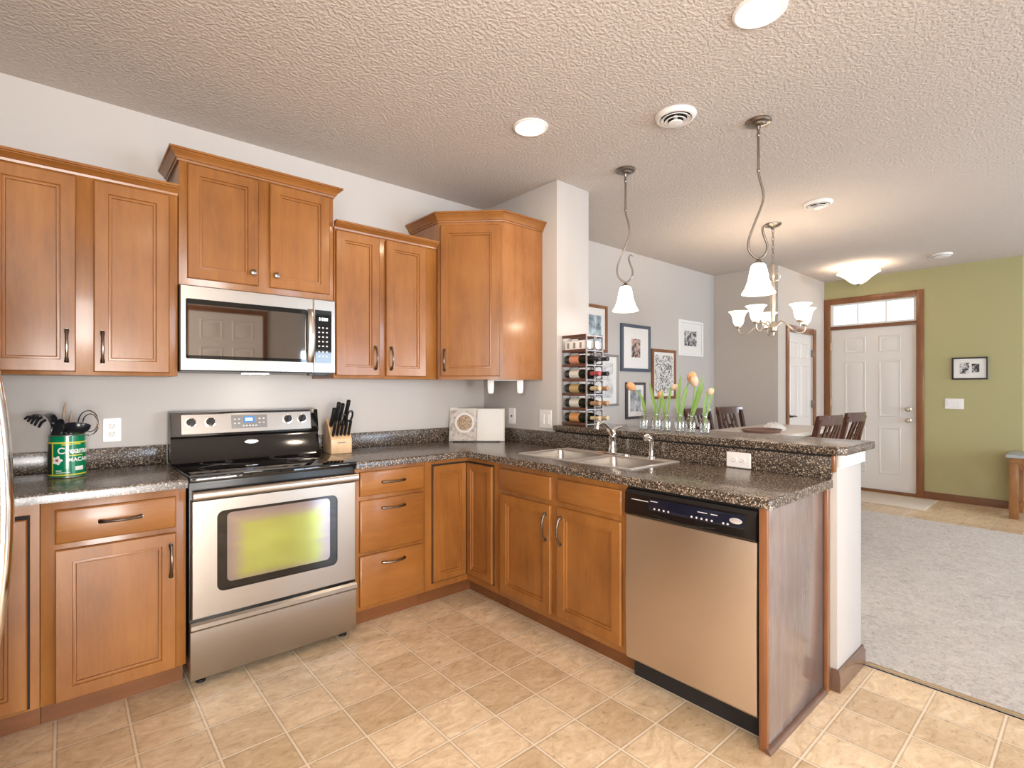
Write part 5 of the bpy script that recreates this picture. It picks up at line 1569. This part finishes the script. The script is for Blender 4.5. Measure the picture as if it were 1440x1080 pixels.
for k in range(3):
    a = 2 * PI * k / 3
    point('flush_glow', (qx + 0.07 * math.cos(a), qy + 0.07 * math.sin(a), 2.60), 4.0, WARM, t, 0.03)

# ------------------------------------------------------------------ pictures
def picture(lab, F, a0, a1, z0, z1, fw, frame_mat, mat_w, mat_mat, print_mat_, d=0.024, art=None, prints=None):
    t = thing('picture_frame', lab, 'picture', F((a0 + a1) / 2, 0, (z0 + z1) / 2))
    MB().rect_loft(F, a0, a1, z0, z1, [(0, 0.0008), (0, d - 0.003), (0.003, d), (fw - 0.003, d), (fw, d - 0.004), (fw, d - 0.012)], cap=False).build('frame', frame_mat, t)
    MB().rect_loft(F, a0 + fw - 0.001, a1 - fw + 0.001, z0 + fw - 0.001, z1 - fw + 0.001, [(0, 0.0012), (0, d - 0.013)]).build('mat_board', mat_mat, t)
    for p in (prints or [(a0 + fw + mat_w[0], a1 - fw - mat_w[0], z0 + fw + mat_w[1], z1 - fw - mat_w[1])]):
        MB().rect_loft(F, *p, [(0, d - 0.0129), (0, d - 0.0118)]).build('print', print_mat_, t)
    return t
picture('brown-framed blue-grey print high up beside the short wall', BACK, 1.125, 1.540, 1.655, 2.112, 0.030, 'trim_wood', (0.06, 0.07), 'mat_board', 'print_blue')
M['frame_blue'] = plain('slate_blue_frame', (0.075, 0.095, 0.13), 0.3)
M['frame_silver'] = plain('pewter_frame', (0.30, 0.28, 0.27), 0.4, metal=0.5)
M['frame_black'] = plain('black_frame', (0.012, 0.012, 0.014), 0.3)
M['frame_dark'] = plain('dark_grey_frame', (0.06, 0.055, 0.065), 0.35)
picture('large slate-blue frame with a wide white mat and small print', BACK, 1.765, 2.278, 1.478, 1.970, 0.034, 'frame_blue', (0.145, 0.115), 'mat_board', 'print_warm')
picture('pewter-framed pale print half hidden by the wine rack', BACK, 1.30, 1.718, 1.128, 1.640, 0.022, 'frame_silver', (0.06, 0.06), 'mat_board', 'print_pale')
picture('brown-framed black and white line drawing beside the slate-blue frame', BACK, 2.312, 2.782, 1.184, 1.735, 0.032, 'trim_wood', (0.03, 0.03), 'mat_board', 'print_doodle')
picture('white-framed black and white photo nearest the dining corner', BACK, 2.835, 3.395, 1.682, 2.104, 0.032, 'white_paint', (0.11, 0.09), 'mat_board', 'print_bw')
picture('small dark-framed print behind the leftmost tulip', BACK, 1.848, 2.185, 0.985, 1.365, 0.026, 'frame_dark', (0.05, 0.05), 'mat_board', 'print_grey')
picture('small black frame with two photos on the olive wall', ENT, 2.082, 2.389, 1.402, 1.652, 0.016, 'frame_black', (0, 0), 'mat_board', 'print_bw',
        prints=[(2.150, 2.232, 1.468, 1.592), (2.252, 2.316, 1.482, 1.578)])

# ------------------------------------------------------------------ dining set
TX0, TX1, TY0, TY1, TZ = 1.62, 3.35, -1.50, -0.82, 0.915
t = thing('dining_table', 'counter-height dining table with a pale top behind the bar', 'table', ((TX0 + TX1) / 2, (TY0 + TY1) / 2, 0))
MB().box(TX0, TX1, TY0, TY1, TZ - 0.035, TZ, 0.006).build('tabletop', 'table_top', t)
MB().box(TX0 + 0.07, TX1 - 0.07, TY0 + 0.07, TY1 - 0.07, TZ - 0.12, TZ - 0.036).build('apron', 'chair_wood', t)
for x in (TX0 + 0.09, TX1 - 0.09):
    for y in (TY0 + 0.09, TY1 - 0.09):
        MB().box(x - 0.04, x + 0.04, y - 0.04, y + 0.04, 0.014, TZ - 0.121, 0.004).build('leg', 'chair_wood', t)
t = thing('serving_tray', 'brown woven oval tray on the dining table', 'tray', (2.16, -1.24, TZ + 0.001))
m = MB()
m.loft([[Vector((2.16 + 0.21 * s_ * math.cos(2 * PI * i / 32), -1.24 + 0.15 * s_ * math.sin(2 * PI * i / 32), TZ + 0.001 + z)) for i in range(32)] for s_, z in ((0.9, 0), (1.0, 0.020), (1.03, 0.022), (1.02, 0.026), (0.98, 0.022), (0.88, 0.006))], True, True)
m.build('basket', 'placemat', t)
t = thing('table_napkin', 'crumpled white cloth napkin on the dining table beside the tray', 'napkin', (2.52, -1.20, TZ + 0.001))
m = MB()
lp = []
random.seed(3)
for j in range(9):
    u = j / 8
    rr = 0.115 * math.cos(u * PI / 2) + 0.004
    lp.append([Vector((2.52, -1.20, TZ + 0.001)) + Vector((math.cos(2 * PI * i / 36) * rr * (1 + 0.22 * noise.noise(Vector((i * 0.55, j * 0.7, 0)))), math.sin(2 * PI * i / 36) * rr * 0.8 * (1 + 0.22 * noise.noise(Vector((i * 0.55, j * 0.7, 5)))), max(0, 0.065 * math.sin(u * PI / 2) * (1 + 0.35 * noise.noise(Vector((i * 0.6, j * 0.6, 9))))))) for i in range(36)])
m.loft(lp, True, True)
m.build('cloth', 'white_fabric', t)

def dining_chair(label):
    t = thing('dining_chair', label, 'chair', (0, 0, 0), group=None)
    # local: seat centre at origin, back on -y side
    m = MB().box(-0.205, 0.205, -0.19, 0.20, 0.595, 0.635, 0.012, seg=3)
    m.build('seat', 'chair_wood', t)
    for s_ in (-1, 1):
        MB().loft([[Vector((s_ * x + a, y + b, z)) for a, b in ((-0.018, -0.018), (0.018, -0.018), (0.018, 0.018), (-0.018, 0.018))] for x, y, z in ((0.19, 0.185, 0.0), (0.18, 0.175, 0.594))], True, True).build('leg', 'chair_wood', t)
        MB().loft([[Vector((s_ * x + a, y + b, z)) for a, b in ((-0.017, -0.020), (0.017, -0.020), (0.017, 0.020), (-0.017, 0.020))] for x, y, z in ((0.187, -0.235, 0.0), (0.186, -0.213, 0.40), (0.186, -0.213, 0.66), (0.186, -0.245, 0.88), (0.186, -0.285, 1.055))], True, True).build('rear_leg', 'chair_wood', t)
    m = MB()
    n = 10
    lp = []
    for k in range(n + 1):
        u = k / n * 2 - 1
        y = -0.025 * (1 - u * u)
        lp.append([Vector((0.212 * u, -0.292 + y + q, z)) for q, z in ((0.0, 1.010), (0.022, 1.010), (0.018, 1.082 + 0.0 * u), (-0.006, 1.088))])
    m.loft(lp, True, True)
    m.build('top_rail', 'chair_wood', t)
    MB().loft([[Vector((x, y, z)) for y, z in ((-0.228, 0.72), (-0.208, 0.72), (-0.216, 0.765), (-0.236, 0.765))] for x in (-0.1685, 0.1685)], True, True).build('lower_rail', 'chair_wood', t)
    yb = lambda z: -0.222 - (z - 0.765) / (1.01 - 0.765) * 0.068
    for x, w in ((-0.098, 0.017), (-0.038, 0.012), (0.038, 0.012), (0.098, 0.017)):
        z1 = 1.011
        MB().loft([[Vector((x + a * w, yb(z) + b - 0.02 * (1 - (x / 0.2) ** 2) * (z - 0.765) / 0.245, z)) for a, b in ((-1, -0.006), (1, -0.006), (1, 0.006), (-1, 0.006))] for z in (0.7655, 0.89, z1)], True, True).build('back_slat', 'chair_wood', t)
    m = MB()
    for x0, x1, z in ((-0.026, 0.026, 0.87), (-0.081, -0.0505, 0.93), (0.0505, 0.081, 0.93)):
        MB().box(x0, x1, yb(z) - 0.016, yb(z) - 0.004, z, z + 0.03).build('cross_bar', 'chair_wood', t)
    pass
    for s_ in (-1, 1):
        MB().box(s_ * 0.187 - 0.010, s_ * 0.187 + 0.010, -0.205, 0.160, 0.24, 0.275).build('stretcher', 'chair_wood', t)
    MB().box(-0.165, 0.165, 0.170, 0.192, 0.18, 0.22).build('footrest', 'chair_wood', t)
    return t
ch = dining_chair('dark wooden slat-back chair on the bar side of the table, nearer the pendant lamps')
spots = [(1.925, -1.58, -8, None), (2.60, -1.56, -6, 'dark wooden slat-back chair on the bar side of the table, nearer the front door'),
         (2.95, -0.80, 165, 'dark wooden slat-back chair on the far side of the table, clear of the vases'),
         (2.34, -0.78, 170, 'dark wooden slat-back chair mostly hidden behind the bud vases')]
for i, (x, y, rz, lab) in enumerate(spots):
    c = ch if i == 0 else copy_tree(ch)
    c.location = (x, y, 0.014)
    c.rotation_euler = (0, 0, R(rz))
    c.scale = (0.86, 1, 1) if i < 2 else (0.92, 1, 1)
    if lab: c['label'] = lab

# ------------------------------------------------------------------ entry
t = tag(MB().box(4.40, 5.08, -1.975, -0.95, 0.0008, 0.012, 0.004).build('door_mat', 'mat_rug'), 'plain beige mat on the floor in front of the front door', 'mat')
KX0, KX1, KY0, KY1, KZ = 4.63, 5.13, -3.75, -2.60, 0.640
t = thing('console_table', 'rustic wooden console with grey top and crossed legs at the right edge', 'table', (4.88, -3.1, 0))
MB().box(KX0 - 0.02, KX1 + 0.02, KY0 - 0.02, KY1 + 0.02, KZ - 0.03, KZ, 0.004).build('tabletop', 'zinc', t)
MB().box(KX0 + 0.005, KX1 - 0.005, KY0 + 0.005, KY1 - 0.005, KZ - 0.085, KZ - 0.031).build('apron', 'rustic', t)
for x in (KX0, KX1 - 0.07):
    for y in (KY0, KY1 - 0.07):
        MB().box(x, x + 0.07, y, y + 0.07, 0.0, KZ - 0.086, 0.003).build('leg', 'rustic', t)
for y in (KY0 + 0.02, KY1 - 0.05):
    for s_ in (0, 1):
        za, zb = (0.10, KZ - 0.10) if s_ else (KZ - 0.10, 0.10)
        m = MB().loft([[Vector((x, y + q + s_ * 0.016, z + h)) for q, h in ((0, -0.022), (0.014, -0.022), (0.014, 0.022), (0, 0.022))] for x, z in ((KX0 + 0.071, za), (KX1 - 0.071, zb))], True, True)
        m.build('cross_brace', 'rustic', t)
for x in (KX0 + 0.02,):
    for s_ in (0, 1):
        za, zb = (0.12, KZ - 0.10) if s_ else (KZ - 0.10, 0.12)
        MB().loft([[Vector((x + q + s_ * 0.016, y, z + h)) for q, h in ((0, -0.03), (0.014, -0.03), (0.014, 0.03), (0, 0.03))] for y, z in ((KY1 - 0.071, za), (KY1 - 0.55, zb))], True, True).build('cross_brace', 'rustic', t)
MB().box(KX0 + 0.01, KX1 - 0.01, KY1 - 0.062, KY1 - 0.012, 0.065, 0.10).build('lower_rail', 'rustic', t)
